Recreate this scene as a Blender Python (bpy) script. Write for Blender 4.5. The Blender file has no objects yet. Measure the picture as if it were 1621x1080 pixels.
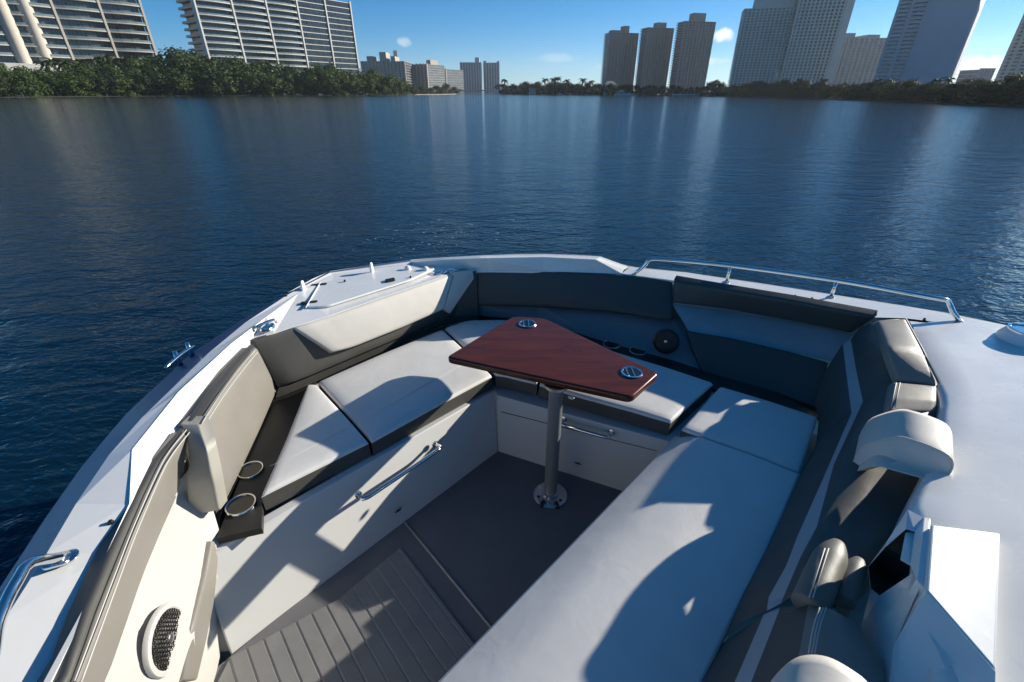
import bpy, bmesh, math, random
from mathutils import Vector, Matrix
R = math.radians
random.seed(7)
SC = bpy.context.scene
COL = SC.collection

# ------------------------------------------------------------------ camera
F = 720.0; HZ = 146.0; CH = 1.85
PIT = math.atan((540 - HZ) / F)
cd = bpy.data.cameras.new('camera'); cam = bpy.data.objects.new('camera', cd); COL.objects.link(cam)
cam.location = (0, 0, CH); cam.rotation_euler = (R(90) - PIT, 0, 0)
cd.sensor_width = 36; cd.lens = F / 1621 * 36; cd.clip_start = .02; cd.clip_end = 20000
SC.camera = cam

# ------------------------------------------------------------------ world and sun
SUN_AZ = 66.0      # clockwise from +Y
SUN_EL = 17.8
w = bpy.data.worlds.new('World'); SC.world = w; w.use_nodes = True
nt = w.node_tree; nt.nodes.clear()
out = nt.nodes.new('ShaderNodeOutputWorld'); bg = nt.nodes.new('ShaderNodeBackground')
sky = nt.nodes.new('ShaderNodeTexSky'); sky.sky_type = 'NISHITA'; sky.sun_disc = False
sky.sun_elevation = R(SUN_EL); sky.sun_rotation = R(SUN_AZ); sky.air_density = 1.0; sky.dust_density = .3; sky.ozone_density = 4.5; sky.altitude = 3200
bg.inputs[1].default_value = .078
geo = nt.nodes.new('ShaderNodeNewGeometry')
last = sky.outputs[0]
def cloud(px, py, sx, sy, amt, last):
    dx = (px - 810.5) / F; dy = (540 - py) / F
    d = Vector((dx, math.cos(PIT) + dy * math.sin(PIT), -math.sin(PIT) + dy * math.cos(PIT))).normalized()
    right = Vector((d.y, -d.x, 0)).normalized(); up = right.cross(d)
    tc = nt.nodes.new('ShaderNodeTexCoord')
    def dot(v, s):
        n = nt.nodes.new('ShaderNodeVectorMath'); n.operation = 'DOT_PRODUCT'
        nt.links.new(tc.outputs['Generated'], n.inputs[0]); n.inputs[1].default_value = v / s
        m = nt.nodes.new('ShaderNodeMath'); m.operation = 'POWER'; m.inputs[1].default_value = 2
        ab = nt.nodes.new('ShaderNodeMath'); ab.operation = 'ABSOLUTE'
        nt.links.new(n.outputs['Value'], ab.inputs[0]); nt.links.new(ab.outputs[0], m.inputs[0]); return m.outputs[0]
    a = dot(right, sx); b = dot(up, sy)
    s = nt.nodes.new('ShaderNodeMath'); s.operation = 'ADD'; nt.links.new(a, s.inputs[0]); nt.links.new(b, s.inputs[1])
    no = nt.nodes.new('ShaderNodeTexNoise'); no.inputs['Scale'].default_value = 60; no.inputs['Detail'].default_value = 5
    nt.links.new(tc.outputs['Generated'], no.inputs['Vector'])
    k = nt.nodes.new('ShaderNodeMath'); k.operation = 'MULTIPLY_ADD'; k.inputs[1].default_value = 2.6; k.inputs[2].default_value = -1.3
    nt.links.new(no.outputs[0], k.inputs[0])
    s2 = nt.nodes.new('ShaderNodeMath'); s2.operation = 'ADD'; nt.links.new(s.outputs[0], s2.inputs[0]); nt.links.new(k.outputs[0], s2.inputs[1])
    # only the hemisphere in front of d
    mr = nt.nodes.new('ShaderNodeMapRange'); mr.inputs['From Min'].default_value = 1.2; mr.inputs['From Max'].default_value = .1
    mr.inputs['To Min'].default_value = 0; mr.inputs['To Max'].default_value = amt
    nt.links.new(s2.outputs[0], mr.inputs['Value'])
    fr = nt.nodes.new('ShaderNodeVectorMath'); fr.operation = 'DOT_PRODUCT'; fr.inputs[1].default_value = d
    nt.links.new(tc.outputs['Generated'], fr.inputs[0])
    gt = nt.nodes.new('ShaderNodeMath'); gt.operation = 'GREATER_THAN'; gt.inputs[1].default_value = .5
    nt.links.new(fr.outputs['Value'], gt.inputs[0])
    mu = nt.nodes.new('ShaderNodeMath'); mu.operation = 'MULTIPLY'; nt.links.new(gt.outputs[0], mu.inputs[0]); nt.links.new(mr.outputs[0], mu.inputs[1])
    mx = nt.nodes.new('ShaderNodeMixRGB'); mx.inputs[2].default_value = (9.5, 9.3, 9.0, 1)
    nt.links.new(mu.outputs[0], mx.inputs[0]); nt.links.new(last, mx.inputs[1]); return mx.outputs[0]
for c in [(1143, 57, .018, .010, .8), (640, 67, .012, .008, .35), (1120, 97, .03, .006, .4), (880, 92, .04, .008, .2),
          (1545, 108, .035, .016, .75), (1360, 110, .03, .012, .5), (985, 104, .05, .008, .3)]:
    last = cloud(*c, last)
hs = nt.nodes.new('ShaderNodeHueSaturation'); hs.inputs['Saturation'].default_value = 1.3; hs.inputs['Hue'].default_value = .494
nt.links.new(last, hs.inputs['Color']); nt.links.new(hs.outputs[0], bg.inputs[0]); nt.links.new(bg.outputs[0], out.inputs[0])
sd = bpy.data.lights.new('sun', 'SUN'); sd.energy = 5; sd.angle = R(.5); sd.color = (1, .93, .80)
sun = bpy.data.objects.new('sun', sd); COL.objects.link(sun)
sv = Vector((math.sin(R(SUN_AZ)) * math.cos(R(SUN_EL)), math.cos(R(SUN_AZ)) * math.cos(R(SUN_EL)), math.sin(R(SUN_EL))))
sun.rotation_euler = sv.to_track_quat('Z', 'Y').to_euler()
SC.view_settings.view_transform = 'Standard'; SC.view_settings.look = 'None'
SC.view_settings.exposure = 0.76; SC.view_settings.gamma = 1
SC.cycles.max_bounces = 6; SC.cycles.caustics_reflective = False; SC.cycles.caustics_refractive = False

# ------------------------------------------------------------------ helpers
def ray(px, py):
    dx = (px - 810.5) / F; dy = (540 - py) / F
    return Vector((dx, math.cos(PIT) + dy * math.sin(PIT), -math.sin(PIT) + dy * math.cos(PIT)))
def P(px, py, z):                      # survey point: where a sight line meets height z
    d = ray(px, py); t = (z - CH) / d.z
    return Vector((d.x * t, d.y * t, z))
def PL(pts, z=None):
    return [P(*p) if len(p) == 3 else P(p[0], p[1], z) for p in pts]
def tag(o, label=None, cat=None, group=None, kind=None):
    if label: o['label'] = label
    if cat: o['category'] = cat
    if group: o['group'] = group
    if kind: o['kind'] = kind
    return o
def empty(name, loc=(0, 0, 0), rz=0):
    o = bpy.data.objects.new(name, None); COL.objects.link(o); o.location = loc; o.rotation_euler = (0, 0, rz); o.empty_display_size = .1
    return o
def link(name, me, parent=None):
    o = bpy.data.objects.new(name, me); COL.objects.link(o)
    if parent is not None:
        o.parent = parent
        M = Matrix.Identity(4); q = parent
        while q is not None:
            M = q.matrix_parent_inverse @ Matrix.LocRotScale(q.location, q.rotation_euler, q.scale) @ M; q = q.parent
        o.matrix_parent_inverse = M.inverted()
    return o
def mk(name, verts, faces, mat, parent=None, smooth=False, mi=None, bevel=0, sub=0, local=False, seg=3):
    me = bpy.data.meshes.new(name); me.from_pydata([tuple(v) for v in verts], [], faces)
    mats = mat if isinstance(mat, (list, tuple)) else [mat]
    for m in mats: me.materials.append(m)
    if mi: me.polygons.foreach_set('material_index', mi)
    bm = bmesh.new(); bm.from_mesh(me)
    bmesh.ops.remove_doubles(bm, verts=bm.verts, dist=1e-5)
    bmesh.ops.recalc_face_normals(bm, faces=bm.faces)
    bm.to_mesh(me); bm.free()
    if smooth: me.polygons.foreach_set('use_smooth', [True] * len(me.polygons))
    if local:
        o = bpy.data.objects.new(name, me); COL.objects.link(o); o.parent = parent
    else: o = link(name, me, parent)
    if bevel:
        b = o.modifiers.new('bevel', 'BEVEL'); b.width = bevel; b.segments = seg; b.limit_method = 'ANGLE'; b.angle_limit = R(35); b.harden_normals = False
        if not smooth: me.polygons.foreach_set('use_smooth', [True] * len(me.polygons)); me.set_sharp_from_angle(angle=R(35))
    if sub:
        s = o.modifiers.new('sub', 'SUBSURF'); s.levels = sub; s.render_levels = sub
    return o
def resample(pts, n, smooth=True):
    pts = [Vector(p) for p in pts]
    if len(pts) == 1: return [pts[0]] * n
    def cr(i, t):
        p1, p2 = pts[i], pts[i + 1]
        if not smooth: return p1.lerp(p2, t)
        p0 = pts[i - 1] if i > 0 else p1 * 2 - p2
        p3 = pts[i + 2] if i + 2 < len(pts) else p2 * 2 - p1
        return .5 * ((2 * p1) + (p2 - p0) * t + (2 * p0 - 5 * p1 + 4 * p2 - p3) * t * t + (3 * p1 - p0 - 3 * p2 + p3) * t ** 3)
    L = [0]
    for a, b in zip(pts, pts[1:]): L.append(L[-1] + (b - a).length)
    res = []
    for k in range(n):
        s = L[-1] * k / (n - 1); i = 0
        while i < len(pts) - 2 and s > L[i + 1]: i += 1
        res.append(cr(i, (s - L[i]) / max(1e-9, L[i + 1] - L[i])))
    return res
def loft(name, rows, mat, parent, bands=None, n=None, smooth=False, bevel=0, sub=0, sm=True, smrow=None):
    if n: rows = [resample(r, n, sm) for r in rows]
    m = len(rows[0]); V = [v for r in rows for v in r]; Fc = []; mi = []
    for i in range(len(rows) - 1):
        for j in range(m - 1):
            Fc.append((i * m + j, i * m + j + 1, (i + 1) * m + j + 1, (i + 1) * m + j)); mi.append(bands[i] if bands else 0)
    return mk(name, V, Fc, mat, parent, smooth, mi, bevel, sub)
def pad(name, A, B, thick, mat, parent, r=.02, puff=.01, n=16, m=12, down=None, side=None, sm=False, flip=False, local=False):
    """soft cushion: surface between polylines A and B, rounded rim, walls along -normal (or `down`)"""
    mat = mat if isinstance(mat, (list, tuple)) else [mat]
    us = [0, .15, .35, .65, 1]
    A = [Vector(a) for a in A]; B = [Vector(b) for b in B]
    def lenp(p): return sum((b - a).length for a, b in zip(p, p[1:]))
    LA = max(.02, (lenp(A) + lenp(B)) / 2); LB = max(.02, ((A[0] - B[0]).length + (A[-1] - B[-1]).length) / 2)
    def params(L, k):
        e = [r * x for x in (0, .08, .25, .5, 1.0)]
        e = [min(x, L * .45) for x in e]; inner = [e[-1] + (L - 2 * e[-1]) * q / k for q in range(1, k)]
        return [x / L for x in e + inner + [L - x for x in reversed(e)]]
    U = params(LA, n); Vp = params(LB, m)
    def at(poly, u):
        pts = [Vector(p) for p in poly]; L = [0]
        for a, b in zip(pts, pts[1:]): L.append(L[-1] + (b - a).length)
        s = L[-1] * u; i = 0
        while i < len(pts) - 2 and s > L[i + 1]: i += 1
        t = (s - L[i]) / max(1e-9, L[i + 1] - L[i])
        if not sm: return pts[i].lerp(pts[i + 1], t)
        p1, p2 = pts[i], pts[i + 1]; p0 = pts[i - 1] if i > 0 else p1 * 2 - p2; p3 = pts[i + 2] if i + 2 < len(pts) else p2 * 2 - p1
        return .5 * ((2 * p1) + (p2 - p0) * t + (2 * p0 - 5 * p1 + 4 * p2 - p3) * t * t + (3 * p1 - p0 - 3 * p2 + p3) * t ** 3)
    mid = at(A, .5).lerp(at(B, .5), .5)
    N = (at(A, .9) - at(A, .1)).cross(at(B, .5) - at(A, .5)).normalized()
    if N.dot(Vector((0, 0, CH)) - mid) < 0: N = -N
    if flip: N = -N
    D = -N if down is None else Vector(down).normalized()
    verts = []; nu, nv = len(U), len(Vp)
    def prof(d): 
        if d >= r: return 0
        q = 1 - d / r; return -r * (1 - math.sqrt(max(0, 1 - q * q)))
    for u in U:
        a = at(A, u); b = at(B, u)
        for v in Vp:
            p = a.lerp(b, v); du = min(u, 1 - u) * LA; dv = min(v, 1 - v) * LB
            off = min(prof(du), prof(dv)) if du < r and dv < r else prof(du) + prof(dv)
            if du < r and dv < r:
                q = math.hypot(1 - du / r, 1 - dv / r); off = -r * (1 - math.sqrt(max(0, 1 - min(1, q) ** 2)))
            off += puff * (max(0, 4 * u * (1 - u)) * max(0, 4 * v * (1 - v))) ** .45
            verts.append(p + N * off)
    faces = []; mi = []
    for i in range(nu - 1):
        for j in range(nv - 1):
            faces.append((i * nv + j, (i + 1) * nv + j, (i + 1) * nv + j + 1, i * nv + j + 1)); mi.append(0)
    ring = [i * nv for i in range(nu)] + [(nu - 1) * nv + j for j in range(1, nv)] + [i * nv + nv - 1 for i in range(nu - 2, -1, -1)] + [j for j in range(nv - 2, 0, -1)]
    base = len(verts)
    for q in ring: verts.append(verts[q] + D * (thick - r))
    K = len(ring)
    for k in range(K):
        faces.append((ring[k], ring[(k + 1) % K], base + (k + 1) % K, base + k)); mi.append(1 if len(mat) > 1 else 0)
    faces.append(tuple(base + k for k in range(K))); mi.append(1 if len(mat) > 1 else 0)
    me = bpy.data.meshes.new(name); me.from_pydata([tuple(v) for v in verts], [], faces)
    for q in mat: me.materials.append(q)
    me.polygons.foreach_set('material_index', mi)
    bm = bmesh.new(); bm.from_mesh(me); bmesh.ops.recalc_face_normals(bm, faces=bm.faces); bm.to_mesh(me); bm.free()
    me.polygons.foreach_set('use_smooth', [True] * len(me.polygons)); me.set_sharp_from_angle(angle=R(60))
    if local:
        o = bpy.data.objects.new(name, me); COL.objects.link(o); o.parent = parent; return o
    return link(name, me, parent)
def prism(name, top, thick, mat, parent, bevel=.004, D=(0, 0, -1), mat2=None, seg=3):
    top = [Vector(p) for p in top]; D = Vector(D); n = len(top)
    V = top + [p + D * thick for p in top]
    Fc = [tuple(range(n)), tuple(range(2 * n - 1, n - 1, -1))] + [(i, i + n, (i + 1) % n + n, (i + 1) % n) for i in range(n)]
    return mk(name, V, Fc, [mat, mat2] if mat2 else mat, parent, bevel=bevel, mi=[0] + [1] * (n + 1) if mat2 else None, seg=seg)
def roundpoly(pts, r, k=5):
    pts = [Vector(p) for p in pts]; res = []; n = len(pts)
    for i in range(n):
        a, b, c = pts[i - 1], pts[i], pts[(i + 1) % n]
        rr = r[i] if isinstance(r, (list, tuple)) else r
        if rr <= 0: res.append(b); continue
        p = b + (a - b).normalized() * min(rr, (a - b).length * .45); q = b + (c - b).normalized() * min(rr, (c - b).length * .45)
        for j in range(k + 1):
            t = j / k; res.append(p * (1 - t) ** 2 + b * 2 * t * (1 - t) + q * t * t)
    return res
def tubegeo(pts, rad, V, Fc, seg=10, cap=True):
    pts = [Vector(p) for p in pts]; rads = rad if isinstance(rad, (list, tuple)) else [rad] * len(pts)
    t0 = (pts[1] - pts[0]).normalized(); up = Vector((0, 0, 1)) if abs(t0.z) < .9 else Vector((1, 0, 0))
    nrm = t0.cross(up).normalized(); base = len(V)
    for i, p in enumerate(pts):
        t = ((pts[min(i + 1, len(pts) - 1)] - pts[max(i - 1, 0)])).normalized()
        nrm = (nrm - t * nrm.dot(t)).normalized(); bn = t.cross(nrm)
        for k in range(seg):
            a = 2 * math.pi * k / seg; V.append(p + (nrm * math.cos(a) + bn * math.sin(a)) * rads[i])
    for i in range(len(pts) - 1):
        for k in range(seg):
            a = base + i * seg + k; b = base + i * seg + (k + 1) % seg; Fc.append((a, b, b + seg, a + seg))
    if cap:
        Fc.append(tuple(base + k for k in range(seg))); Fc.append(tuple(base + (len(pts) - 1) * seg + k for k in range(seg)))
def tube(name, paths, rad, mat, parent, seg=10, n=None):
    V = []; Fc = []
    if not isinstance(paths[0][0], (list, tuple, Vector)): paths = [paths]
    for p in paths: tubegeo(resample(p, n) if n else p, rad, V, Fc, seg)
    return mk(name, V, Fc, mat, parent, smooth=True)
def lathe(name, prof, c, mat, parent, axis=(0, 0, 1), seg=28, smooth=True, sx=1, mi=None):
    axis = Vector(axis).normalized(); q = axis.to_track_quat('Z', 'Y'); V = []; Fc = []; c = Vector(c); ml = []
    for (r, h) in prof:
        for k in range(seg):
            a = 2 * math.pi * k / seg; V.append(c + q @ Vector((r * math.cos(a) * sx, r * math.sin(a), h)))
    for i in range(len(prof) - 1):
        for k in range(seg):
            a = i * seg + k; b = i * seg + (k + 1) % seg; Fc.append((a, b, b + seg, a + seg)); ml.append(mi[i] if mi else 0)
    if prof[0][0] > 1e-6: Fc.append(tuple(range(seg))); ml.append(mi[0] if mi else 0)
    if prof[-1][0] > 1e-6: Fc.append(tuple((len(prof) - 1) * seg + k for k in range(seg))); ml.append(mi[-1] if mi else 0)
    o = mk(name, V, Fc, mat, parent, smooth=False, mi=ml)
    o.data.polygons.foreach_set('use_smooth', [True] * len(o.data.polygons)); o.data.set_sharp_from_angle(angle=R(40)); return o
class MB:
    def __init__(s): s.V = []; s.F = []; s.M = []
    def box(s, x0, x1, y0, y1, z0, z1, mi=0):
        b = len(s.V); s.V += [(x, y, z) for z in (z0, z1) for (x, y) in ((x0, y0), (x1, y0), (x1, y1), (x0, y1))]
        s.F += [(b, b + 3, b + 2, b + 1), (b + 4, b + 5, b + 6, b + 7), (b, b + 1, b + 5, b + 4), (b + 1, b + 2, b + 6, b + 5), (b + 2, b + 3, b + 7, b + 6), (b + 3, b, b + 4, b + 7)]
        s.M += [mi] * 6
    def ext(s, pts, z0, z1, mi=0, z1f=None):
        b = len(s.V); n = len(pts); s.V += [(x, y, z0) for x, y in pts] + [(x, y, z1) for x, y in pts]
        s.F += [tuple(range(b + n - 1, b - 1, -1)), tuple(range(b + n, b + 2 * n))] + [(b + i, b + (i + 1) % n, b + n + (i + 1) % n, b + n + i) for i in range(n)]
        s.M += [mi] * (n + 2)
    def build(s, name, mat, parent, local=True):
        me = bpy.data.meshes.new(name); me.from_pydata([tuple(v) for v in s.V], [], s.F)
        for m in (mat if isinstance(mat, (list, tuple)) else [mat]): me.materials.append(m)
        me.polygons.foreach_set('material_index', s.M)
        o = bpy.data.objects.new(name, me); COL.objects.link(o)
        if parent: o.parent = parent
        return o

# ------------------------------------------------------------------ materials
def mat(name, col, rough=.5, metal=0, coat=0, bump=0, bscale=200, var=0, vscale=6, spec=.5, grad=None):
    m = bpy.data.materials.new(name); m.use_nodes = True; t = m.node_tree; b = t.nodes['Principled BSDF']
    b.inputs['Base Color'].default_value = (*col, 1); b.inputs['Roughness'].default_value = rough; b.inputs['Metallic'].default_value = metal
    b.inputs['Coat Weight'].default_value = coat; b.inputs['Coat Roughness'].default_value = .06; b.inputs['Specular IOR Level'].default_value = spec
    tc = t.nodes.new('ShaderNodeTexCoord')
    if var:
        n = t.nodes.new('ShaderNodeTexNoise'); n.inputs['Scale'].default_value = vscale; n.inputs['Detail'].default_value = 5; n.inputs['Roughness'].default_value = .6
        t.links.new(tc.outputs['Object'], n.inputs['Vector'])
        mx = t.nodes.new('ShaderNodeMixRGB'); mx.inputs[1].default_value = tuple(c * (1 - var) for c in col) + (1,); mx.inputs[2].default_value = tuple(min(1, c * (1 + var)) for c in col) + (1,)
        cr = t.nodes.new('ShaderNodeMapRange'); cr.inputs[1].default_value = .3; cr.inputs[2].default_value = .7
        t.links.new(n.outputs[0], cr.inputs[0]); t.links.new(cr.outputs[0], mx.inputs[0]); t.links.new(mx.outputs[0], b.inputs['Base Color'])
        rr = t.nodes.new('ShaderNodeMapRange'); rr.inputs[1].default_value = .3; rr.inputs[2].default_value = .7; rr.inputs[3].default_value = rough * .85; rr.inputs[4].default_value = min(1, rough * 1.2)
        t.links.new(n.outputs[0], rr.inputs[0]); t.links.new(rr.outputs[0], b.inputs['Roughness'])
    if bump:
        n = t.nodes.new('ShaderNodeTexNoise'); n.inputs['Scale'].default_value = bscale; n.inputs['Detail'].default_value = 4
        t.links.new(tc.outputs['Object'], n.inputs['Vector'])
        bp = t.nodes.new('ShaderNodeBump'); bp.inputs['Strength'].default_value = bump; bp.inputs['Distance'].default_value = .002
        t.links.new(n.outputs[0], bp.inputs['Height']); t.links.new(bp.outputs[0], b.inputs['Normal'])
        m['bump'] = 1
    return m
def vinyl(name, col, wr=.16):
    m = mat(name, col, .5, 0, 0, .25, 900, .05, 5)
    t = m.node_tree; b = t.nodes['Principled BSDF']
    # soft creases in the stretched vinyl
    old = b.inputs['Normal'].links[0].from_node
    n = t.nodes.new('ShaderNodeTexNoise'); n.inputs['Scale'].default_value = 7; n.inputs['Detail'].default_value = 3; n.inputs['Distortion'].default_value = .8
    tc = t.nodes.new('ShaderNodeTexCoord'); t.links.new(tc.outputs['Object'], n.inputs['Vector'])
    bp = t.nodes.new('ShaderNodeBump'); bp.inputs['Strength'].default_value = wr; bp.inputs['Distance'].default_value = .012
    t.links.new(n.outputs[0], bp.inputs['Height']); t.links.new(bp.outputs[0], old.inputs['Normal'])
    return m
GEL = mat('white_gelcoat', (.76, .755, .735), .26, 0, .3, .12, 700, .035, 4)
GEL2 = mat('cream_liner', (.49, .475, .445), .4, 0, .1, 0, 0, .02, 3)
PANEL = mat('white_panel', (.60, .60, .59), .35, 0, .1, .1, 300, .02, 3)
LIGHTV = vinyl('light_vinyl', (.66, .65, .63))
CREAMV = vinyl('cream_vinyl', (.56, .53, .48))
DARKV = vinyl('dark_grey_vinyl', (.066, .064, .058))
MIDV = vinyl('warm_grey_vinyl', (.20, .187, .165))
STRIPE = vinyl('pale_stripe_vinyl', (.36, .38, .40), .2)
STITCH = mat('stitch_thread', (.5, .48, .44), .7)
CHROME = mat('polished_steel', (.72, .72, .72), .13, 1, 0, .05, 30)
ALU = mat('brushed_aluminium', (.62, .62, .63), .28, 1, 0, .1, 400)
BLACK = mat('black_plastic', (.012, .012, .012), .35, 0, 0, 0, 0, .1, 10)
SHELF = mat('black_vinyl_shelf', (.02, .019, .017), .45, 0, 0, .2, 500, .1, 8)
RUBBER = mat('black_rubber', (.012, .012, .012), .8, spec=.2)
SLOPEB = mat('blue_grey_outer_slope', (.10, .15, .29), .3, 0, .15, 0, 0, .03, 3)  # even blue-grey for the side deck's outer slope; hull skin itself is white
BOLST = vinyl('pale_grey_vinyl', (.31, .295, .26))
WHITEP = mat('white_plastic', (.75, .75, .73), .35)
FOAM = mat('grey_foam_decking', (.205, .203, .200), .8, 0, 0, .5, 1200, .12, 9)
GROOVE = mat('pale_foam_groove', (.40, .38, .35), .85, 0, 0, .3, 900)
FOAMB = mat('dark_foam_border', (.14, .14, .15), .8, 0, 0, .5, 1200, .1, 9)
def wood():
    m = mat('varnished_mahogany', (.12, .022, .012), .25, 0, .25, spec=.3)
    t = m.node_tree; b = t.nodes['Principled BSDF']; tc = t.nodes.new('ShaderNodeTexCoord'); mp = t.nodes.new('ShaderNodeMapping')
    mp.inputs['Rotation'].default_value = (0, 0, R(-24)); mp.inputs['Scale'].default_value = (1.5, 11, 6); t.links.new(tc.outputs['Object'], mp.inputs[0])
    n = t.nodes.new('ShaderNodeTexNoise'); n.inputs['Scale'].default_value = 2.2; n.inputs['Detail'].default_value = 7; n.inputs['Roughness'].default_value = .65; n.inputs['Distortion'].default_value = .5
    t.links.new(mp.outputs[0], n.inputs['Vector']); r = t.nodes.new('ShaderNodeValToRGB')
    r.color_ramp.elements[0].position = .3; r.color_ramp.elements[0].color = (.06, .013, .005, 1); r.color_ramp.elements[1].position = .72; r.color_ramp.elements[1].color = (.12, .027, .009, 1)
    t.links.new(n.outputs[0], r.inputs[0]); t.links.new(r.outputs[0], b.inputs['Base Color']); return m
WOOD = wood()

# ------------------------------------------------------------------ water
WZ = -.47
def water_mat():
    m = bpy.data.materials.new('bay_water'); m.use_nodes = True; t = m.node_tree; b = t.nodes['Principled BSDF']
    b.inputs['Base Color'].default_value = (.002, .014, .028, 1); b.inputs['Roughness'].default_value = .07; b.inputs['IOR'].default_value = 1.36
    g = t.nodes.new('ShaderNodeNewGeometry'); N = None
    def layer(scale, strength, dist, rot, st, det=3, prev=None):
        mp = t.nodes.new('ShaderNodeMapping'); mp.inputs['Rotation'].default_value = (0, 0, R(rot)); mp.inputs['Scale'].default_value = (scale, scale * st, 1)
        t.links.new(g.outputs['Position'], mp.inputs[0])
        n = t.nodes.new('ShaderNodeTexNoise'); n.inputs['Scale'].default_value = 1; n.inputs['Detail'].default_value = det; n.inputs['Distortion'].default_value = .4
        t.links.new(mp.outputs[0], n.inputs['Vector'])
        bp = t.nodes.new('ShaderNodeBump'); bp.inputs['Strength'].default_value = strength; bp.inputs['Distance'].default_value = dist
        t.links.new(n.outputs[0], bp.inputs['Height'])
        if prev: t.links.new(prev, bp.inputs['Normal'])
        return bp.outputs[0]
    a = layer(.45, 1, .06, 20, 1.6, 2); a = layer(1.7, 1, .042, -12, 1.9, 4, a); a = layer(8, 1, .018, 12, 1.6, 4, a)
    t.links.new(a, b.inputs['Normal'])
    # a loose drift of foam flecks left by the wake
    c = P(690, 372, WZ); sb_ = t.nodes.new('ShaderNodeVectorMath'); sb_.operation = 'SUBTRACT'; sb_.inputs[1].default_value = c; t.links.new(g.outputs['Position'], sb_.inputs[0])
    sc_ = t.nodes.new('ShaderNodeVectorMath'); sc_.operation = 'MULTIPLY'; sc_.inputs[1].default_value = (1 / 2.6, 1 / 1.9, 0); t.links.new(sb_.outputs[0], sc_.inputs[0])
    ln = t.nodes.new('ShaderNodeVectorMath'); ln.operation = 'LENGTH'; t.links.new(sc_.outputs[0], ln.inputs[0])
    n1 = t.nodes.new('ShaderNodeTexNoise'); n1.inputs['Scale'].default_value = 9; n1.inputs['Detail'].default_value = 6; n1.inputs['Roughness'].default_value = .7; n1.inputs['Distortion'].default_value = 1
    t.links.new(g.outputs['Position'], n1.inputs['Vector'])
    m1_ = t.nodes.new('ShaderNodeMath'); m1_.operation = 'MULTIPLY_ADD'; m1_.inputs[1].default_value = -.10; t.links.new(ln.outputs['Value'], m1_.inputs[0]); t.links.new(n1.outputs[0], m1_.inputs[2])
    mr_ = t.nodes.new('ShaderNodeMapRange'); mr_.inputs[1].default_value = .575; mr_.inputs[2].default_value = .64; mr_.inputs[4].default_value = .6; t.links.new(m1_.outputs[0], mr_.inputs[0])
    df = t.nodes.new('ShaderNodeBsdfDiffuse'); df.inputs[0].default_value = (.6, .65, .66, 1); ms_ = t.nodes.new('ShaderNodeMixShader')
    t.links.new(mr_.outputs[0], ms_.inputs[0]); t.links.new(b.outputs[0], ms_.inputs[1]); t.links.new(df.outputs[0], ms_.inputs[2]); t.links.new(ms_.outputs[0], t.nodes['Material Output'].inputs[0])
    return m
V = []; Fc = []
ws = [-6000, -800, -150, -40, -12, 12, 40, 150, 800, 6000]
mk('bay_water', [(x, y, WZ) for y in (-300, -40, 0, 30, 120, 500, 2500, 9000) for x in ws],
   [(j * 10 + i, j * 10 + i + 1, j * 10 + i + 11, j * 10 + i + 10) for j in range(7) for i in range(9)], water_mat())['kind'] = 'structure'


GREYP = mat('grey_vinyl_liner', (.20, .21, .215), .5, 0, 0, .15, 600, .03, 4)
ROLLV = vinyl('charcoal_roll_vinyl', (.13, .125, .11))

# ------------------------------------------------------------------ the boat
boat = tag(empty('motorboat', (0, 0, 0)), 'white motorboat bow with U-shaped dark and light grey vinyl lounge seating around a sunken cockpit', 'boat')
W = Vector
from mathutils.bvhtree import BVHTree
def hit(o, px, py):
    me = o.data; bv = BVHTree.FromPolygons([v.co for v in me.vertices], [tuple(p.vertices) for p in me.polygons])
    l, n, i, d = bv.ray_cast(W((0, 0, CH)), ray(px, py).normalized())
    return l, (n if n.dot(ray(px, py)) < 0 else -n)
# hull skin: rub edge down to below the water
O_port = [W((-.95, -.9, .72)), W((-1.13, .2, .73))] + PL([(0, 930), (72, 820), (130, 738), (165, 696), (200, 655), (300, 562), (380, 508)], .74) + PL([(453, 465), (521, 430), (581, 421), (650, 411)], .78)
O_star = PL([(760, 404.5, .84), (860, 402, .84), (950, 406, .84), (994, 422, .77)]) + PL([(1088, 431.5), (1230, 452.5), (1383, 476.5), (1494, 494.5), (1586, 513.5), (1660, 530)], .75) + [W((3.3, 1.5, .74)), W((3.9, .6, .74))]
rub = resample(O_port + O_star, 60)
cen = W((.6, .9, 0))
def inset(r, k, z):
    return [W((cen.x + (p.x - cen.x) * k, cen.y + (p.y - cen.y) * k, z)) for p in r]
loft('hull', [rub, inset(rub, 1.0, .69), inset(rub, .985, .62), inset(rub, .95, .2), inset(rub, .86, -.5), inset(rub, .8, -.8)], GEL, boat, smooth=True)

# port side deck : outer slope, flat walkway, inner slope / coaming lip
Op = O_port
E1 = [W((-.85, -.9, .80)), W((-1.02, .2, .80))] + PL([(8, 980, .80), (74, 876, .80), (120, 798, .805), (172, 721, .815), (225, 661, .82), (330, 559, .82), (388, 511, .82), (455, 467, .82), (522, 432, .815), (583, 423.5, .81), (650, 414, .81)])
E2 = [W((-.72, -.9, .78)), W((-.87, .2, .78))] + PL([(128, 970, .782), (168, 876, .788), (204, 798, .802), (208, 713, .828), (281, 622, .83), (365, 545, .83), (420, 503, .825), (472, 464, .815), (527, 434, .808), (585, 426, .80), (652, 419, .795)])
E2t = [W((-.717, -.9, .806)), W((-.867, .2, .806))] + PL([(130, 967, .806), (170, 873, .806), (205, 797, .806), (209, 712, .8295), (282, 621, .832), (366, 544, .832), (421, 502, .827), (473, 464, .817), (528, 434, .81), (586, 426, .802), (653, 419, .797)])
E3 = [W((-.68, -.9, .806)), W((-.845, .2, .806))] + PL([(140, 962, .806), (180, 862, .803), (221, 778, .797), (249, 724, .786), (292, 668, .78), (360, 578, .78), (397, 541, .78), (434, 527, .79), (520, 500, .79), (600, 472, .79), (668, 449, .79)])
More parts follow.
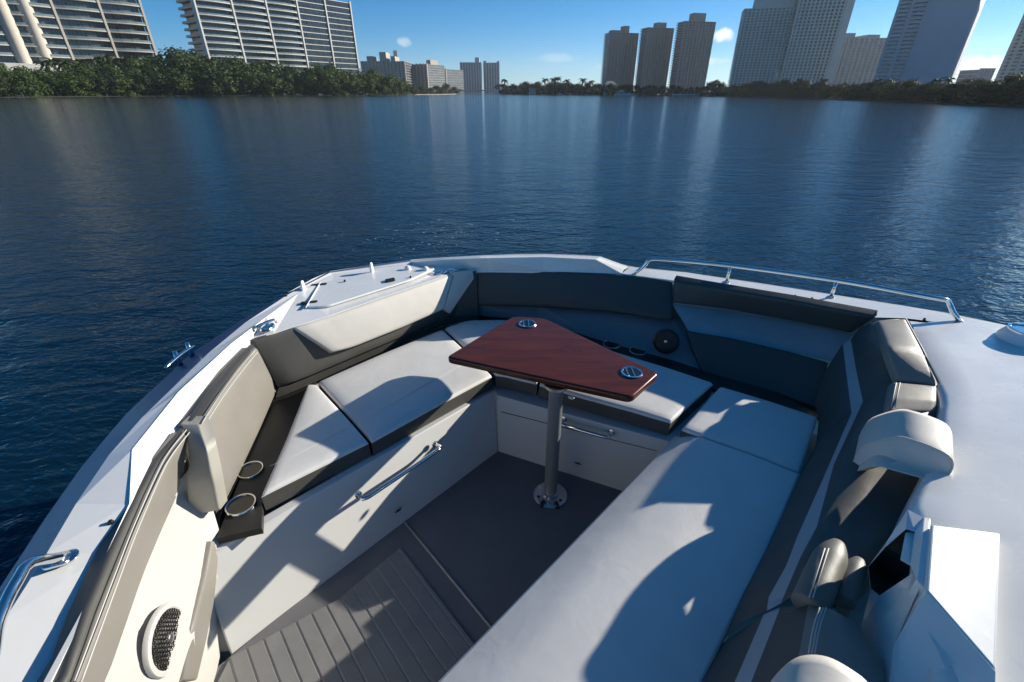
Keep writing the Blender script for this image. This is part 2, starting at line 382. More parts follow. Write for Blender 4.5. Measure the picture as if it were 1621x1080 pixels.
E3b = [p + W((.0, 0, -.12)) for p in E3]
loft('side_deck', [Op, E1, E2, E2t, E3, E3b], [GEL, SLOPEB], boat, bands=[1, 0, 0, 0, 0])
# fill of the bow corner and the raised lip
q = PL([(650, 414, .81), (652, 419, .795), (668, 449, .79)])
loft('bow_deck', [[P(650, 411, .78)] + PL([(700, 407.5, .80), (760, 404.5, .84), (860, 402, .84), (950, 406, .84), (994, 422, .77)]),
                  [P(650, 413, .80)] + PL([(700, 409, .84), (760, 406, .87), (860, 404, .87), (948, 408, .87), (994, 424, .795)]),
                  [P(651, 415, .81)] + PL([(702, 411.5, .84), (760, 409, .87), (860, 407, .87), (943, 411, .87), (988, 427, .795)]),
                  [P(652, 420, .797)] + PL([(705, 422, .79), (756, 427, .782), (860, 428, .782), (975, 432.5, .782), (984, 433, .782)]),
                  [P(668, 449, .79)] + PL([(719, 431.5, .79), (752, 429, .775), (860, 430, .775), (965, 434, .775), (985, 436, .775)]),
                  [P(668, 449, .79) + W((0, 0, -.1))] + [v + W((0, 0, -.1)) for v in PL([(719, 431.5, .79), (752, 429, .775), (860, 430, .775), (965, 434, .775), (985, 436, .775)])]],
     GEL, boat)
# anchor locker hatch in the bow deck
hp = PL([(506, 447), (640, 421), (702, 425), (652, 441), (517, 485), (484, 487)], .800)
hp = PL([(507, 448), (600, 428), (690, 424), (648, 443), (518, 484), (485, 486)], .812)
prism('hatch_lid', roundpoly(hp, .03), .012, GEL, boat, bevel=.006)
hatch = bpy.data.objects['hatch_lid']
tube('seam', PL([(507, 448), (484, 487)], .813), .0045, WHITEP, hatch)
for (x, y) in ((505, 450), (489, 478)):
    d = (P(x + 20, y - 2, .815) - P(x, y, .815)); c = P(x, y, .815); a = d.normalized(); b2 = W((-a.y, a.x, 0))
    h = prism('hinge', roundpoly([c + a * .045 + b2 * .016, c - a * .045 + b2 * .016, c - a * .045 - b2 * .016, c + a * .045 - b2 * .016], .012), .006, BLACK, hatch, bevel=.002)
tag(prism('latch_plate', roundpoly([P(611, 446, .822), P(609, 442, .822), P(624, 439, .822), P(626, 443, .822)], .01), .008, BLACK, hatch, bevel=.002))
# starboard side deck
So = O_star[3:]
So1 = PL([(995, 424, .79), (1088, 433), (1230, 454), (1383, 478), (1494, 496), (1586, 515), (1662, 532)][0:1]) + PL([(1088, 433), (1230, 454), (1383, 478), (1494, 496), (1586, 515), (1662, 532)], .785) + [W((3.25, 1.48, .78)), W((3.85, .58, .78))]
Si = PL([(984, 433, .785), (1062, 443.5), (1152, 460.5), (1251, 478.5), (1330, 493), (1385, 503), (1434, 504)][0:1]) + PL([(1062, 443.5), (1152, 460.5), (1251, 478.5), (1320, 491.5), (1385, 502.5), (1434, 504)], .785) + [P(1440, 509, .785), P(1447, 521, .785)]
Sib = [p + W((0, 0, -.1)) for p in Si]
loft('starboard_deck', [So, So1, Si, Sib], GEL, boat)
# foredeck in front of the console, its top rising to the windscreen base
F0 = PL([(1447, 521, .785), (1470, 566, .79), (1502, 624, .80), (1503, 650, .80), (1500, 700, .81), (1474, 765, .83), (1462, 802, .845), (1470, 822, .85), (1500, 960, .86), (1500, 1080, .86)])
F0b = [p + W((-.03, 0, -.015)) for p in F0]
F0c = [p + W((-.035, .0, -.16)) for p in F0]
F1 = [P(1470, 510, .785), P(1510, 560, .79), P(1540, 610, .795), P(1545, 640, .80), P(1540, 690, .815), P(1530, 750, .835), P(1525, 800, .85), P(1530, 840, .86), P(1560, 960, .87), P(1570, 1080, .87)]
F2 = [P(1540, 506, .785), P(1580, 545, .79), P(1630, 585, .80), P(1640, 630, .83), P(1640, 680, .86), P(1640, 750, .88), P(1640, 800, .89), P(1640, 850, .90), P(1660, 960, .90), P(1680, 1090, .90)]
F3 = [W((2.75, 1.98, .783)), W((2.9, 1.8, .785)), W((2.95, 1.6, .82)), W((2.7, 1.3, .86)), W((2.5, 1.0, .89)), W((2.3, .8, .90)), W((2.2, .6, .90)), W((2.1, .45, .90)), W((1.95, .25, .90)), W((1.8, 0, .90))]
F4 = [W((3.25, 1.48, .78)), W((3.4, 1.25, .78)), W((3.5, 1.1, .78)), W((3.6, .95, .78)), W((3.7, .8, .78)), W((3.75, .7, .78)), W((3.8, .62, .78)), W((3.85, .58, .78)), W((3.9, .4, .78)), W((3.9, 0, .78))]
loft('console_deck', [F0c, F0b, F0, F1, F2, F3, F4], GEL, boat, n=28, smooth=True)
# gusset where side deck meets the console deck
loft('deck_joint', [[P(1434, 504, .7835), P(1494, 496, .7835), P(1662, 532, .782)], [P(1447, 521, .7835), P(1500, 540, .7835), W((2.78, 1.94, .782))]], GEL, boat)

# --- cockpit shell
A0 = W((-1.055, .93, 0)); A1 = W((-.08, 2.03, 0)); A2 = W((.54, 1.75, 0)); A3 = W((.80, 1.632, 0))
dirb = W((.66, .75, 0)).normalized()
C0 = P(1070, 690, .40); 
def up(p, z): return W((p.x, p.y, z))
sole_pts = [W((-1.12, .84, 0)), A1 + W((-.05, .06, 0)), A3, W((-.5, .13, 0)), W((-1.3, .13, 0))]
prism('sole', sole_pts, .04, FOAMB, boat, bevel=0)
sole = bpy.data.objects['sole']
# foam planks: parallel strips clipped to a polygon
def clip(poly, n, c, keep=1):
    res = []; k = len(poly)
    for i in range(k):
        a, b = poly[i], poly[(i + 1) % k]; da = (a.dot(n) - c) * keep; db = (b.dot(n) - c) * keep
        if da >= 0: res.append(a)
        if da * db < 0: res.append(a.lerp(b, da / (da - db)))
    return res
gd = (P(614, 1080, 0) - P(543, 953, 0)).normalized(); gn = W((gd.y, -gd.x, 0)); gn = gn if gn.x > 0 else -gn
Lr = P(638, 824, 0); seamd = (P(760, 973, 0) - Lr).normalized()
sn = W((seamd.y, -seamd.x, 0)); sn = sn if sn.x > 0 else -sn
field = [W((-1.02, .905, .0)), P(536, 944, 0), Lr + W((-.045, -.06, 0)), Lr + seamd * .75 + W((-.045, -.06, 0)), W((-.45, .13, 0)), W((-1.25, .13, 0))]
field = [P(365, 1042, 0), P(536, 950, 0), P(634, 868, 0), P(634, 868, 0) + seamd * .9, W((-.45, .13, 0)), W((-1.05, .13, 0))]
V = []; Fc = []; base_c = P(543, 953, 0).dot(gn); wd = .058
V2 = []; F2_ = []
def addpoly(V, Fc, poly, z, th):
    b = len(V); n = len(poly); V += [W((p.x, p.y, z)) for p in poly] + [W((p.x, p.y, z - th)) for p in poly]
    Fc += [tuple(range(b, b + n))] + [(b + i, b + n + i, b + n + (i + 1) % n, b + (i + 1) % n) for i in range(n)]
for k in range(-14, 14):
    c0 = base_c + k * wd + .0035; c1 = base_c + (k + 1) * wd - .0035
    q = clip(clip(field, gn, c0, 1), gn, c1, -1)
    if len(q) > 2: addpoly(V, Fc, q, .0075, .009)
prism('groove_base', [p + W((0, 0, .0035)) for p in field], .003, GROOVE, sole, bevel=0)
mk('planks', V, Fc, FOAM, sole, bevel=.0015, seg=1)
tube('hatch_seam', [Lr + W((0, 0, .002)), Lr + seamd * .9 + W((0, 0, .002))], .005, GROOVE, sole)

# bench bases
A1t = P(783, 618, .405); A0t = A1t + (P(413, 833, .405) - A1t) * 1.17
bk_ = W((-.03, .03, 0)); V = [up(A1, -.03), up(A0, -.03), A0t, A1t]; V += [v + bk_ for v in V]
mk('bench_base', V, [(0, 1, 2, 3), (4, 5, 6, 7), (0, 1, 5, 4), (1, 2, 6, 5), (2, 3, 7, 6), (3, 0, 4, 7)], PANEL, boat, bevel=.005)
prism('bench_body', [up(A1t, .33) + W((-.03, .03, 0)), up(A0t, .33) + W((-.03, .03, 0)), W((-1.2, 1.0, .33)), W((-1.35, 1.5, .33)), W((-1.3, 2.1, .33)), W((-.5, 3.0, .33))], .36, PANEL, bpy.data.objects['bench_base'], bevel=0)
bb = bpy.data.objects['bench_base']; bb['label'] = 'bench base along the port side with a steel pull handle'
prism('bench_base', [up(A1, .40) + W((.001, .001, 0)), W((-.48, 3.0, .40)), W((.9, 2.6, .40)), W((1.5, 2.1, .40)), up(A3, .40)], .46, PANEL, boat, bevel=.004)
bf = bpy.data.objects['bench_base.001']; bf['label'] = 'bench base across the bow end with seam line and drawer handle'
RF0 = W((.80, 1.70, 0)); RF1 = W((-.45, .235, 0))
prism('bench_base', [up(RF0, .38) + W((.03, -.03, 0)), W((1.6, 1.75, .38)), W((.9, .2, .38)), W((-.2, -.2, .38)), up(RF1, .38) + W((.03, -.03, 0))], .42, PANEL, boat, bevel=.004)
bs = bpy.data.objects['bench_base.002']
# seam line in front base, latches and pulls
nb = W((-(A2 - A1).y, (A2 - A1).x, 0)).normalized(); nb = nb if nb.y < 0 else -nb
nl = W(((A1 - A0).y, -(A1 - A0).x, 0)).normalized(); nl = nl if nl.x > 0 else -nl
nl = (A1 - A0).cross(A1t - A0).normalized(); nl = nl if nl.x > 0 else -nl
def onplane(px, py, p0, n):
    d = ray(px, py); o = W((0, 0, CH)); t = (p0 - o).dot(n) / d.dot(n); return o + d * t
def onb(px, py): return onplane(px, py, A1, nb)
def onl(px, py): return onplane(px, py, A1, nl)
tube('seam_line', [onb(793, 652) + nb * .0, onb(1040, 714) + nb * .0], .0022, BLACK, bf, seg=6)
def handle(name, a, b, n, parent, off=.045, rad=.0095):
    d = (b - a).normalized()
    pts = [a, a + n * off * .75, a + n * off + d * .018, b + n * off - d * .018, b + n * off * .75, b]
    o = tube(name, [resample(pts, 26)], rad, CHROME, parent, seg=12)
    for e in (a, b): lathe('flange', [(.016, 0), (.016, .004), (.011, .007)], e, CHROME, o, axis=n, seg=16)
    return o
handle('handle', onl(567, 783), onl(688, 703), nl, bb, off=.05)
handle('handle', onb(893, 663), onb(968, 684), nb, bf, off=.05)
def oval(c, n, u, parent, a=.022, b=.008, name='thumb_latch', m1=None, m2=None):
    v = n.cross(u); pts = []; ins = []
    for k in range(24):
        t = 2 * math.pi * k / 24; pts.append(c + n * .003 + u * a * math.cos(t) + v * b * math.sin(t)); ins.append(c + n * .0045 + u * a * .75 * math.cos(t) + v * b * .6 * math.sin(t))
    o = prism(name, pts, .004, m1 or ALU, parent, bevel=.001, D=-n); prism('recess', ins, .002, m2 or BLACK, o, bevel=0, D=-n); return o
oval(onl(630, 808), nl, (A1 - A0).normalized(), bb); oval(onb(915, 733), nb, (A2 - A1).normalized(), bf)
oval(onb(904, 630), nb, (A2 - A1).normalized(), bf, .018, .010, 'cushion_snap', CHROME, WHITEP)

# --- seat cushions (each lifts off)
def seat(label, A, B, th=.085, mats=None, r=.014, puff=.012, **k):
    o = pad('seat_cushion', A, B, th, mats or [LIGHTV, DARKV], None, r=r, puff=puff, down=(0, 0, -1), **k)
    return tag(o, label, 'cushion', 'seat cushions on the bow lounge benches')
ZC = .495
seat('small wedge-shaped light grey cushion with dark front, next to the two port cup holders',
     PL([(412, 784), (452, 696), (488, 608)], ZC), PL([(583, 699), (545, 656), (500, 609)], ZC), sm=False)
seat('long light grey cushion with dark front on the port bench, partly shaded by the table',
     PL([(503, 604), (600, 562), (700, 521)], ZC), PL([(588, 698), (684, 645), (779, 594)], ZC))
seat('blue-shaded light cushion in the bow corner, half hidden behind the table',
     PL([(703, 519), (740, 507), (800, 506), (880, 523)], ZC), PL([(785, 592), (800, 594), (815, 598), (850, 606)], ZC))
seat('shaded light grey cushion across the bow end below the round speaker',
     PL([(884, 526), (960, 553), (1050, 580), (1130, 606)], ZC), PL([(854, 608), (930, 630), (1000, 649), (1062, 667)], ZC))
seat('roughly square shaded cushion in the starboard corner between both back cushions',
     PL([(1140, 611), (1215, 634), (1296, 660)], ZC), PL([(1079, 678), (1170, 712), (1267, 748)], ZC))
sc_ = [o for o in COL.objects if o.name.startswith('seat_cushion')]
tube('top_seam', [PL([(427, 738), (470, 719), (560, 672)], ZC + .0115)], .0009, LIGHTV, sc_[0], seg=5, n=12)
tube('top_seam', [PL([(564, 671), (640, 628), (735, 575)], ZC + .0120)], .0009, LIGHTV, sc_[1], seg=5, n=12)
# long starboard cushion: front slope then flat
cr0 = PL([(1078, 680), (1020, 740), (690, 1080)][0:1], .45)
fr = [P(1066, 692, .42), P(985, 776, .42), P(690, 1080, .42), P(500, 1275, .42)]
cr = [P(1079, 683, ZC), P(1064, 769, ZC), P(822, 1080, ZC), P(690, 1250, ZC)]
cr = [P(1110, 693, ZC), P(1064, 771, ZC), P(824, 1080, ZC), P(690, 1250, ZC)]
bk = [P(1268, 752, ZC), P(1215, 876, ZC), P(1110, 1090, ZC), P(1060, 1250, ZC)]
sc = loft('seat_cushion', [[p + W((0, 0, -.09)) for p in fr], fr, [a.lerp(b, .5) + W((0, 0, .008)) for a, b in zip(fr, cr)], cr, [a.lerp(b, .5) + W((0, 0, .006)) for a, b in zip(cr, bk)], bk, [p + W((0, 0, -.1)) for p in bk]],
          LIGHTV, None, n=24, bevel=.012)
# end wall of that cushion towards the bow
tag(sc, 'longest light cushion on the starboard bench, sloped front edge, half in sun', 'cushion', 'seat cushions on the bow lounge benches')
loft('cushion_end', [[fr[0] + W((0, 0, 0)), cr[0], bk[0]], [fr[0] + W((0, 0, -.09)), cr[0] + W((0, 0, -.1)), bk[0] + W((0, 0, -.1))]], LIGHTV, sc)

# --- dark shelf strips with cup holders
shelf = prism('shelf', PL([(343, 852), (430, 628), (470, 606), (500, 596), (488, 640), (413, 800), (413, 836)], .412), .01, SHELF, boat, bevel=.003)
shelf['label'] = 'black shelf strip beside the wedge cushion with two cup holders'
def cup(c, rad, parent, shade=CHROME, depth=.07, name='cup_holder'):
    return lathe(name, [(rad * .86, -.002), (rad * 1.0, .001), (rad * 1.02, .005), (rad * .98, .008), (rad * .88, .006), (rad * .84, -.001), (rad * .82, -.004)], c, shade, parent, seg=36)
def cupfull(c, rad, parent, liner, bars=False):
    o = cup(c, rad, parent)
    lathe('cup_liner', [(rad * .84, .004), (rad * .8, -.0), (rad * .78, .0005), (0, .0008)], c, liner, o, seg=32)
    return o
# polished cups: open bowl geometry sunk into the shelf
def bowl(c, rad, parent, depth=.055):
    o = lathe('cup_holder', [(rad * .88, .0015), (rad * 1.04, .0015), (rad * 1.06, .005), (rad * 1.0, .009), (rad * .92, .0075)], c, CHROME, parent, seg=40)
    lathe('cup_liner', [(rad * .92, .0075), (rad * .88, .003), (rad * .80, .0025), (rad * .6, .0022), (0, .002)], c, CUPM, o, seg=40)
    return o
CUPM = mat('dark_polished_cup', (.05, .045, .035), .15, .7)
POLE = mat('anodised_pedestal', (.36, .36, .36), .38, .55)
def deepcup(c, rad, parent):
    # a true recess: ring, wall and floor lowered by raising a collar around it
    o = lathe('cup_holder', [(rad * 1.05, -.006), (rad * 1.07, .006), (rad * 1.02, .0105), (rad * .93, .009), (rad * .90, .002)], c, CHROME, parent, seg=40)
    lathe('cup_liner', [(rad * .90, .003), (rad * .84, -.066), (rad * .76, -.074), (rad * .5, -.072), (0, -.075)], c, CUPM, o, seg=40)
    lathe('cup_band', [(rad * .895, -.004), (rad * .865, -.030), (rad * .855, -.030), (rad * .885, -.004)], c, CHROME, o, seg=40)
    return o
def hole_sheet(name, outer, holes, z, matl, parent, th):
    """flat slab with round holes, built by bridging with triangle fill"""
    bm = bmesh.new(); edges = []
    def loop(pts):
        vs = [bm.verts.new(p) for p in pts]
        for i in range(len(vs)): edges.append(bm.edges.new((vs[i], vs[(i + 1) % len(vs)])))
    loop([(p.x, p.y, z) for p in outer])
    for (c, r_) in holes:
        loop([(c.x + r_ * math.cos(2 * math.pi * k / 32), c.y + r_ * math.sin(2 * math.pi * k / 32), z) for k in range(32)])
    bmesh.ops.triangle_fill(bm, use_beauty=True, use_dissolve=False, edges=edges)
    res = bmesh.ops.extrude_face_region(bm, geom=bm.faces[:])
    bmesh.ops.translate(bm, verts=[v for v in res['geom'] if isinstance(v, bmesh.types.BMVert)], vec=(0, 0, -th))
    bmesh.ops.recalc_face_normals(bm, faces=bm.faces)
    me = bpy.data.meshes.new(name); bm.to_mesh(me); bm.free(); me.materials.append(matl)
    return link(name, me, parent)
bpy.data.objects.remove(shelf)
c1 = P(397, 746, .440); c2 = P(382, 801, .440); rc = .049
so = PL([(343, 852), (430, 628), (470, 600), (500, 596), (492, 640), (415, 795), (414, 836)], .440)
shelf = hole_sheet('shelf', so, [(c1, rc * .95), (c2, rc * 1.02)], .440, SHELF, boat, .03)
shelf['label'] = 'black shelf strip beside the wedge cushion with two steel cup holders'
CUPM = mat('steel_cup_liner', (.10, .095, .085), .28, .8)
deepcup(c1 + W((0, 0, .001)), rc, shelf); deepcup(c2 + W((0, 0, .001)), rc * 1.07, shelf)
# cut the bench top away below the cups is not needed: bench top sits at .405, cups go through a box
shelf2_o = PL([(757, 496), (850, 506), (960, 540), (1110, 584), (1290, 640), (1300, 662), (1130, 615), (960, 566), (850, 530), (757, 515)], .43)
d1 = P(968, 546, .43); d2 = P(1010, 556, .43)
shelf2 = prism('shelf', shelf2_o, .02, SHELF, boat, bevel=0); shelf2['label'] = 'black shelf strip along the bow end behind the shaded cushions'
for d_ in (d1, d2):
    o = lathe('cup_holder', [(.052, 0), (.056, .004), (.052, .007), (.047, .004)], d_, ALU, shelf2, seg=32)
    lathe('cup_liner', [(.047, .005), (.044, .002), (0, .0018)], d_, BLACK, o, seg=32)

# --- liner walls behind the benches
# port liner (cream, near the camera)
n0 = PL([(101, 1095, .79), (160, 925, .79), (230, 770, .78), (288, 690, .77)])
loft('cockpit_liner', [[W((-.86, -.2, .66)), W((-.91, .3, .66))] + [P(215, 915, .66), P(255, 822, .66), P(286, 750, .67), P(300, 742, .67)],
                       [W((-.86, -.2, .60)), W((-.90, .3, .60)), P(222, 930, .60), P(270, 810, .60), P(310, 750, .60), P(318, 742, .60)],
                       [W((-.95, -.2, .40)), W((-1.0, .3, .40)), P(306, 1010, .40), P(325, 905, .40), P(341, 856, .42), P(350, 850, .42)],
                       [W((-1.04, -.2, -.03)), W((-1.06, .3, -.03)), P(341, 1079, -.0), P(345, 1050, 0), P(350, 1030, 0), W((-1.05, .96, -.03))]], GEL2, boat, n=20, smooth=True, sm=False)
liner = bpy.data.objects['cockpit_liner']; liner['label'] = 'cream cockpit liner panel holding the near port speaker'
# lower grey pad on the liner
lpA = [(331, 858), (322, 905), (312, 950), (300, 1000), (284, 1078)]; lpB = [(336, 858), (343, 880), (334, 950), (322, 1010), (306, 1078)]
def offl(q):
    l_, n_ = hit(liner, *q); return l_ + n_ * .012
tag(pad('coaming_pad', [offl(q) for q in lpA], [offl(q) for q in lpB], .02, MIDV, boat, r=.008, puff=.003), 'narrow lower grey pad strip on the cream liner')
# near port coaming pad
tag(pad('coaming_pad', [P(293, 674, .795), P(252, 722, .80), P(220, 778, .805), P(180, 862, .81), P(139, 960, .81), P(102, 1075, .81), W((-.85, .1, .806))],
        [P(299, 690, .77), P(263, 738, .77), P(238, 785, .77), P(205, 865, .77), P(164, 965, .77), P(124, 1080, .77), W((-.83, .1, .77))], .05, DARKV, boat, r=.012, puff=.004))
pd = pad('coaming_pad', [P(298, 684, .785), P(262, 735, .785), P(217, 829, .785), P(184, 913, .785), P(121, 1080, .785), W((-.83, .1, .785))],
         [P(291, 756, .64), P(277, 795, .62), P(252, 850, .62), P(225, 915, .62), P(166, 1085, .62), W((-.875, .1, .62))], .05, MIDV, boat, r=.012, puff=.006)
for k in (0, 1):
    o_ = .009 * k
    tube('stitching', [v + W((.004 + o_, 0, .004 - o_)) for v in [P(294, 682, .792), P(258, 730, .792), P(213, 828, .792), P(180, 912, .792), P(116, 1080, .792)]], .0018, STITCH, pd, seg=5, n=30)
# bolster end cap
ec = pad('bolster', [P(284, 671, .80), P(297, 690, .78), P(298, 740, .70), P(293, 755, .68), P(299, 818, .50)], [P(315, 671, .80), P(327, 710, .77), P(338, 760, .66), P(347, 808, .52)], .05, [BOLST], boat, r=.007, puff=.002, down=(.05, 1, .0))
ec['label'] = 'pale grey triangular end cap of the port backrest bolster'
# port backrest, facing inboard
br = pad('backrest', [P(291, 669, .80), P(330, 615, .80), P(365, 575, .80), P(395, 543, .80)], [P(316, 672, .79), P(346, 627, .79), P(376, 584, .79), P(406, 549, .79)], .10, DARKV, boat, r=.014, puff=.003)
br['label'] = 'dark top roll of the port backrest'
b2 = pad('backrest', [P(315, 672, .79), P(344, 628, .79), P(376, 585, .79), P(407, 549, .79)], [P(350, 812, .44), P(382, 745, .44), P(412, 680, .44), P(440, 616, .46)], .09, MIDV, boat, r=.016, puff=.012)
b2['label'] = 'warm grey port backrest panel beside the two cup holders'
for k in (0, 1):
    tube('stitching', [v + W((.004 + .008 * k, -.002 * k, .004 - .01 * k)) for v in PL([(318, 672), (346, 629), (378, 586), (403, 556)], .795)], .0018, STITCH, b2, seg=5, n=20)
loft('backrest_base', [PL([(350, 812), (382, 745), (412, 680), (434, 632), (440, 616)], .45), PL([(347, 840), (377, 765), (405, 700), (428, 645), (434, 636)], .42)], SHELF, boat)

# --- port bow backrest: dark frame with cream inset
top = [P(397, 540, .79), P(434, 527, .79), P(465, 518, .79), P(560, 486, .79), P(640, 458, .79), P(722, 430, .79), P(744, 427, .79)]
bot = [P(441, 614, .50), P(455, 611, .50), P(490, 597, .50), P(560, 567, .50), (P(640, 533, .50)), P(705, 505, .50), P(722, 498, .50)]
db = pad('backrest', top, bot, .08, DARKV, boat, r=.015, puff=.008)
db['label'] = 'dark outer frame of the bow backrest below the anchor hatch'
top = [W(v) for v in top]; bot = [W(v) for v in bot]
nn = (top[5] - top[1]).cross(bot[3] - top[3]).normalized(); nn = nn if nn.y < 0 else -nn
loft('backrest_skirt', [bot, PL([(436, 631), (452, 625), (490, 609), (560, 577), (640, 542), (705, 513), (730, 506)], .45)], DARKV, boat, smooth=True)
pp = top[3]
def onp(px, py, off=0): 
    # plane of the frame is slightly twisted: use local plane through nearest columns
    return onplane(px, py, pp + nn * off, nn)
ins_t = [P(460, 519, .795), P(560, 486, .795), P(640, 458, .795), P(720, 430.5, .795)]
ins_b = [onp(526, 559, .05), onp(560, 550, .05), onp(640, 518, .05), onp(703, 490, .05)]
ct = [P(463, 520, .79), P(560, 487, .79), P(640, 459, .79), P(719, 432, .79)]
ci = pad('inset_cushion', ct, ins_b, .07, CREAMV, boat, r=.018, puff=.012)
ci['label'] = 'cream trapezoid inset of the bow backrest in full sun'
prism('side_gusset', roundpoly([P(720, 431, .79), P(748, 428, .79), P(750, 441, .76), P(712, 497, .53), ins_b[-1]], .012), .05, CREAMV, boat, bevel=.006, D=(-.6, .4, 0))
# corner return in shade
loft('corner_panel', [[P(745, 430, .78), P(754, 429, .78)], [P(712, 500, .50), P(757, 500, .47)], [P(700, 515, .44), P(757, 506, .44)]], DARKV, boat)

# --- bow and starboard back wall
T = PL([(752, 427), (850, 427.5), (960, 432.5), (1065, 444), (1150, 461), (1250, 479), (1345, 497), (1388, 505)], .782)
Bm = PL([(757, 484, .54), (850, 486, .54), (960, 493, .555), (1064, 508, .58), (1072, 490, .64)])
w1 = pad('coaming_pad', T[:4], Bm[:4], .05, DARKV, boat, r=.014, puff=.008, n=24)
w1['label'] = 'long dark pad under the bow lip'
w2 = pad('coaming_pad', [P(1066, 444, .80)] + PL([(1150, 459, .815), (1250, 476, .825), (1345, 494, .825), (1388, 502, .825)]), [P(1064, 480, .665)] + PL([(1150, 490, .68), (1250, 508, .69), (1318, 522, .69), (1347, 529, .69)]), .06, DARKV, boat, r=.014, puff=.008, n=24)
w2['label'] = 'dark starboard coaming pad under the bow rail'
wl = loft('liner_panel', [PL([(756, 480, .53), (850, 482, .53), (960, 489, .545), (1064, 500, .57), (1100, 505, .57)]), PL([(757, 500, .44), (850, 508, .44), (960, 542, .43), (1064, 570, .43), (1112, 586, .43)])], PANEL, boat)
wl.data.materials[0] = GREYP; wl['label'] = 'pale liner panel low in the bow behind the table'
# pale recessed strip on the starboard side
rs = loft('recess_panel', [PL([(1062, 478, .66), (1150, 488, .66), (1250, 507, .67), (1350, 530, .67)]), PL([(1090, 524, .57), (1160, 536, .57), (1250, 557, .57), (1318, 572, .57)])], STRIPE, boat)
rs['label'] = 'pale strip panel between the dark starboard pads'
tube('piping', [PL([(1066, 480), (1150, 490), (1250, 508.5), (1347, 530.5)], .662)], .004, STRIPE, rs, seg=8)
lp = pad('side_pad', PL([(1086, 523, .585), (1160, 535, .585), (1250, 556, .585), (1312, 573, .585)]), PL([(1110, 588, .43), (1170, 606, .43), (1230, 623, .43), (1294, 645, .45)]), .05, DARKV, boat, r=.012, puff=.008)
lp['label'] = 'dark lower starboard pad beside the round bow speaker'

# speakers
def speaker(c, n, rad, parent, ring, label, centre=WHITEP, ringr=1.25, gm=None):
    n = n.normalized()
    o = lathe('speaker', [(rad * ringr, -.012), (rad * ringr, -.004), (rad * (ringr * .97), .001), (rad * 1.05, .004), (rad * 1.0, .001)], c, ring, parent, axis=n, seg=40)
    g = lathe('dark_cone', [(rad * 1.0, .001), (rad * .6, -.003), (rad * .2, -.004), (0, -.004)], c, RUBBER, o, axis=n, seg=32)
    q = n.to_track_quat('Z', 'Y'); V = []; Fc = []
    for ang in (60, 120, 0):
        dx = W((math.cos(R(ang)), math.sin(R(ang)), 0)); dy = W((-dx.y, dx.x, 0)); k = -6
        for k in range(-7, 8):
            off = k * rad / 7.5
            if abs(off) >= rad: continue
            h = math.sqrt(rad * rad - off * off)
            pts = [c + q @ (dy * off + dx * s * h + W((0, 0, .002 + .004 * (1 - (off * off + (s * h) ** 2) / rad ** 2)))) for s in (-1, -.5, 0, .5, 1)]
            tubegeo(pts, .0011, V, Fc, 4, False)
    mk('mesh_grille', V, Fc, gm or ALU, o, smooth=True)
    lathe('emblem_disc', [(rad * .17, .000), (rad * .17, .008), (rad * .12, .010), (0, .010)], c, centre, o, axis=n, seg=20)
    if label: o['label'] = label
    return o
sb = P(1057, 537, .53)
speaker(sb + W((-.02, -.03, 0)), W((-.42, -.82, .25)), .062, boat, mat('smoked_ring', (.03, .03, .03), .3, .3), 'round speaker with metal grille in the shaded bow wall', ALU, 1.25, mat('dark_wire', (.10, .10, .10), .4, .8))
sl, sln = hit(liner, 262, 1012)
sln = W((.96, .20, .06)).normalized()
speaker(sl + sln * .008, sln, .078, boat, GEL2, 'black mesh speaker set in the cream liner', ALU, 1.22, RUBBER)

# --- big starboard backrest
st_r0 = PL([(1290, 636, .50), (1296, 665, .49), (1292, 705, .48), (1262, 760, .48), (1209, 876, .48), (1190, 912, .48), (1173, 943, .48), (1143, 1018, .48)])
st_r1 = PL([(1334, 544, .70), (1341, 600, .66), (1348, 654, .64), (1303, 758, .63), (1262, 850, .63), (1245, 895, .63), (1216, 947, .63), (1214, 967, .62)])
st_r2 = PL([(1347, 538, .715), (1356, 590, .68), (1366, 636, .66), (1320, 735, .655), (1293, 834, .655), (1268, 880, .655), (1241, 943, .655), (1237, 955, .64)])
st_r3 = PL([(1376, 512, .80), (1402, 555, .85), (1420, 602, .775), (1392, 730, .72), (1352, 835, .67), (1312, 868, .675), (1284, 945, .72), (1279, 956, .72)])
st_r4 = PL([(1392, 507, .82), (1415, 555, .87), (1440, 604, .785), (1428, 720, .72), (1402, 830, .67), (1345, 878, .68), (1328, 935, .71), (1318, 961, .72)])
st_r5 = PL([(1434, 505, .815), (1464, 560, .865), (1485, 610, .785), (1475, 700, .75), (1452, 808, .69), (1380, 890, .68), (1350, 945, .69), (1326, 965, .70)])
st_r6 = [p + W((.01, -.01, -.2)) for p in st_r5]
bigb = loft('backrest', [st_r0, [a.lerp(b, .5) + W((-.012, .012, 0)) for a, b in zip(st_r0, st_r1)], st_r1, st_r2, [a.lerp(b, .5) + W((-.008, .008, .015)) for a, b in zip(st_r2, st_r3)], st_r3, st_r4, st_r5, st_r6],
     [DARKV, STRIPE, MIDV], boat, bands=[0, 0, 1, 0, 0, 0, 0, 0], n=90, smooth=True, sm=False)
bigb['label'] = 'tall dark starboard backrest with a pale stripe, in front of the console'
